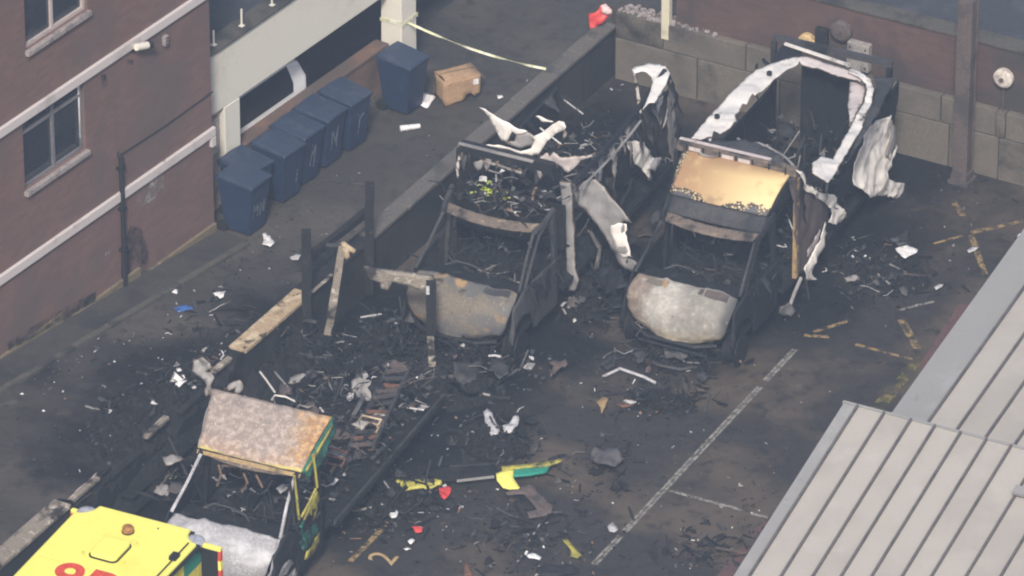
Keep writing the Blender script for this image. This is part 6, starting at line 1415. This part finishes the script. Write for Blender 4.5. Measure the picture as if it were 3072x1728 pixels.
# loose fragments nobody could count
def scatter(name, clusters, seed, zfun=lambda p: 0.012):
    r_ = random.Random(seed); mb = MB()
    for (x, y, sx, sy, n, size, w, hv) in clusters:
        for i in range(n):
            p = gz('0', r_.gauss(x, sx), r_.gauss(y, sy)); p.z = zfun(p) + r_.random() ** 3 * hv
            shard(mb, p, size * (.22 + .95 * r_.random() ** 2.2), pick(w), None, r_)
    o = mb.build(name, PALETTE); return tag(o, None, None, None, 'stuff')
D1 = (7, 5, 2.0, .8, .6, .45, .5, .02, .2)
D2 = (6, 3, 2, .6, .5, .25, .4, .02, .2)
scatter('yard_debris', [
    (1690, 900, 70, 30, 110, .10, D1, .2), (1640, 1005, 70, 25, 110, .08, D1, .06), (1560, 960, 60, 30, 40, .07, D1, .05),
    (1150, 945, 80, 40, 220, .12, D1, .35), (1260, 900, 60, 30, 80, .10, D1, .25), (1390, 930, 50, 25, 40, .08, D1, .1),
    (1490, 740, 45, 45, 150, .11, D1, .3), (1530, 640, 35, 50, 90, .12, D1, .4), (1560, 520, 30, 40, 50, .12, D1, .4),
    (1250, 1100, 60, 35, 110, .10, D1, .2), (1080, 1265, 90, 35, 170, .08, D1, .08), (1300, 1290, 80, 40, 70, .08, D1, .05),
    (1200, 1360, 90, 40, 60, .07, D1, .04), (1400, 1400, 80, 25, 60, .08, D1, .05), (1310, 1425, 40, 15, 40, .07, D1, .05),
    (1520, 1160, 50, 30, 40, .07, D1, .05), (1480, 1230, 60, 30, 30, .05, D1, .03),
    (2230, 700, 90, 45, 140, .08, D1, .08), (2170, 640, 40, 40, 50, .08, D1, .1), (2340, 690, 60, 40, 30, .05, D1, .03), (2450, 520, 90, 50, 60, .06, D2, .04),
    (1760, 1390, 60, 30, 60, .08, D1, .06), (1900, 1310, 40, 40, 40, .07, D1, .04), (1700, 1100, 60, 30, 25, .06, D1, .03), (1950, 1200, 60, 40, 30, .06, D2, .03),
    (900, 1300, 60, 50, 120, .09, D1, .15), (960, 1130, 50, 60, 80, .08, D1, .15), (1050, 1000, 60, 50, 120, .10, D1, .2),
    (1500, 1100, 420, 170, 420, .035, D1, .01), (2150, 900, 220, 160, 160, .03, D1, .01), (1450, 250, 70, 60, 80, .06, D2, .1)], 11)
scatter('heap_debris', [(330, 1090, 70, 45, 60, .10, D1, .25), (400, 1030, 45, 30, 45, .09, D1, .25), (230, 1130, 60, 30, 40, .09, D1, .2),
    (330, 1180, 80, 40, 120, .11, D2, .3), (430, 1230, 30, 50, 70, .09, D2, .2), (560, 960, 40, 30, 60, .10, D1, .3)], 12, lambda p: .30)
scatter('alley_debris', [(420, 1060, 25, 25, 60, .10, D1, .15), (350, 1120, 30, 28, 60, .10, D1, .15), (270, 1180, 30, 28, 60, .10, D1, .15), (480, 1000, 25, 25, 90, .10, D1, .15), (540, 940, 25, 20, 80, .09, D1, .1), (400, 800, 130, 70, 170, .05, D1, .03), (620, 660, 90, 50, 110, .05, D1, .03), (230, 950, 110, 50, 150, .06, D1, .04), (100, 1030, 60, 50, 60, .06, D2, .04),
    (800, 540, 90, 60, 60, .035, D1, .02), (1050, 330, 90, 60, 40, .035, D1, .02), (150, 1200, 60, 50, 50, .05, D1, .03)], 13, azl)
# burnt mounds: collapsed fence and stores along the wall
def world_heap(name, v, c, rx, ry, h, z0, seed, m='char'):
    p = gz(v, *c, z0); mb = MB()
    def fn(u, w_):
        x = (2 * u - 1); y = (2 * w_ - 1); d = max(0, 1 - (x * x + y * y)); q = Vector((x * rx * 2.2, y * ry * 2.2, seed))
        return p + dW * (y * ry) + nW * (x * rx) + Vector((0, 0, -.03 + (d ** .7) * (h * (.65 + .7 * noise.noise(q) + .3 * noise.noise(q * 3.3)) + .16 * abs(noise.noise(q * 4.1)) + .07 * abs(noise.noise(q * 9.3)))))
    mb.grid(fn, 80, 80); o = mb.build(name, m, None, origin=(p.x, p.y, 0), fix=False); return tag(o, None, None, None, 'stuff')
world_heap('burnt_heap', 'h', (860, 530), .8, 1.6, .40, .38, 1)
world_heap('burnt_heap', 'h', (700, 800), .9, 1.3, .45, .2, 2)
world_heap('burnt_heap', '0', (720, 960), 1.0, 1.2, .75, .05, 3)
world_heap('burnt_heap', '0', (980, 910), .8, 1.1, .55, 0, 7)
world_heap('burnt_heap', '0', (1130, 960), .9, .9, .30, 0, 4)
world_heap('burnt_heap', '0', (1520, 690), .35, 1.1, .28, 0, 5)
world_heap('burnt_heap', '0', (1240, 1110), .7, .5, .16, 0, 6)
world_heap('burnt_heap', '0', (1700, 890), .8, .5, .16, 0, 8)
world_heap('burnt_heap', '0', (2220, 690), .9, .6, .07, 0, 9)
world_heap('burnt_heap', '0', (1010, 1250), .7, .8, .12, 0, 10)
world_heap('burnt_heap', '0', (1660, 1010), .7, .35, .07, 0, 11)
world_heap('burnt_heap', '0', (340, 1130), .7, 1.2, .25, .40, 12)
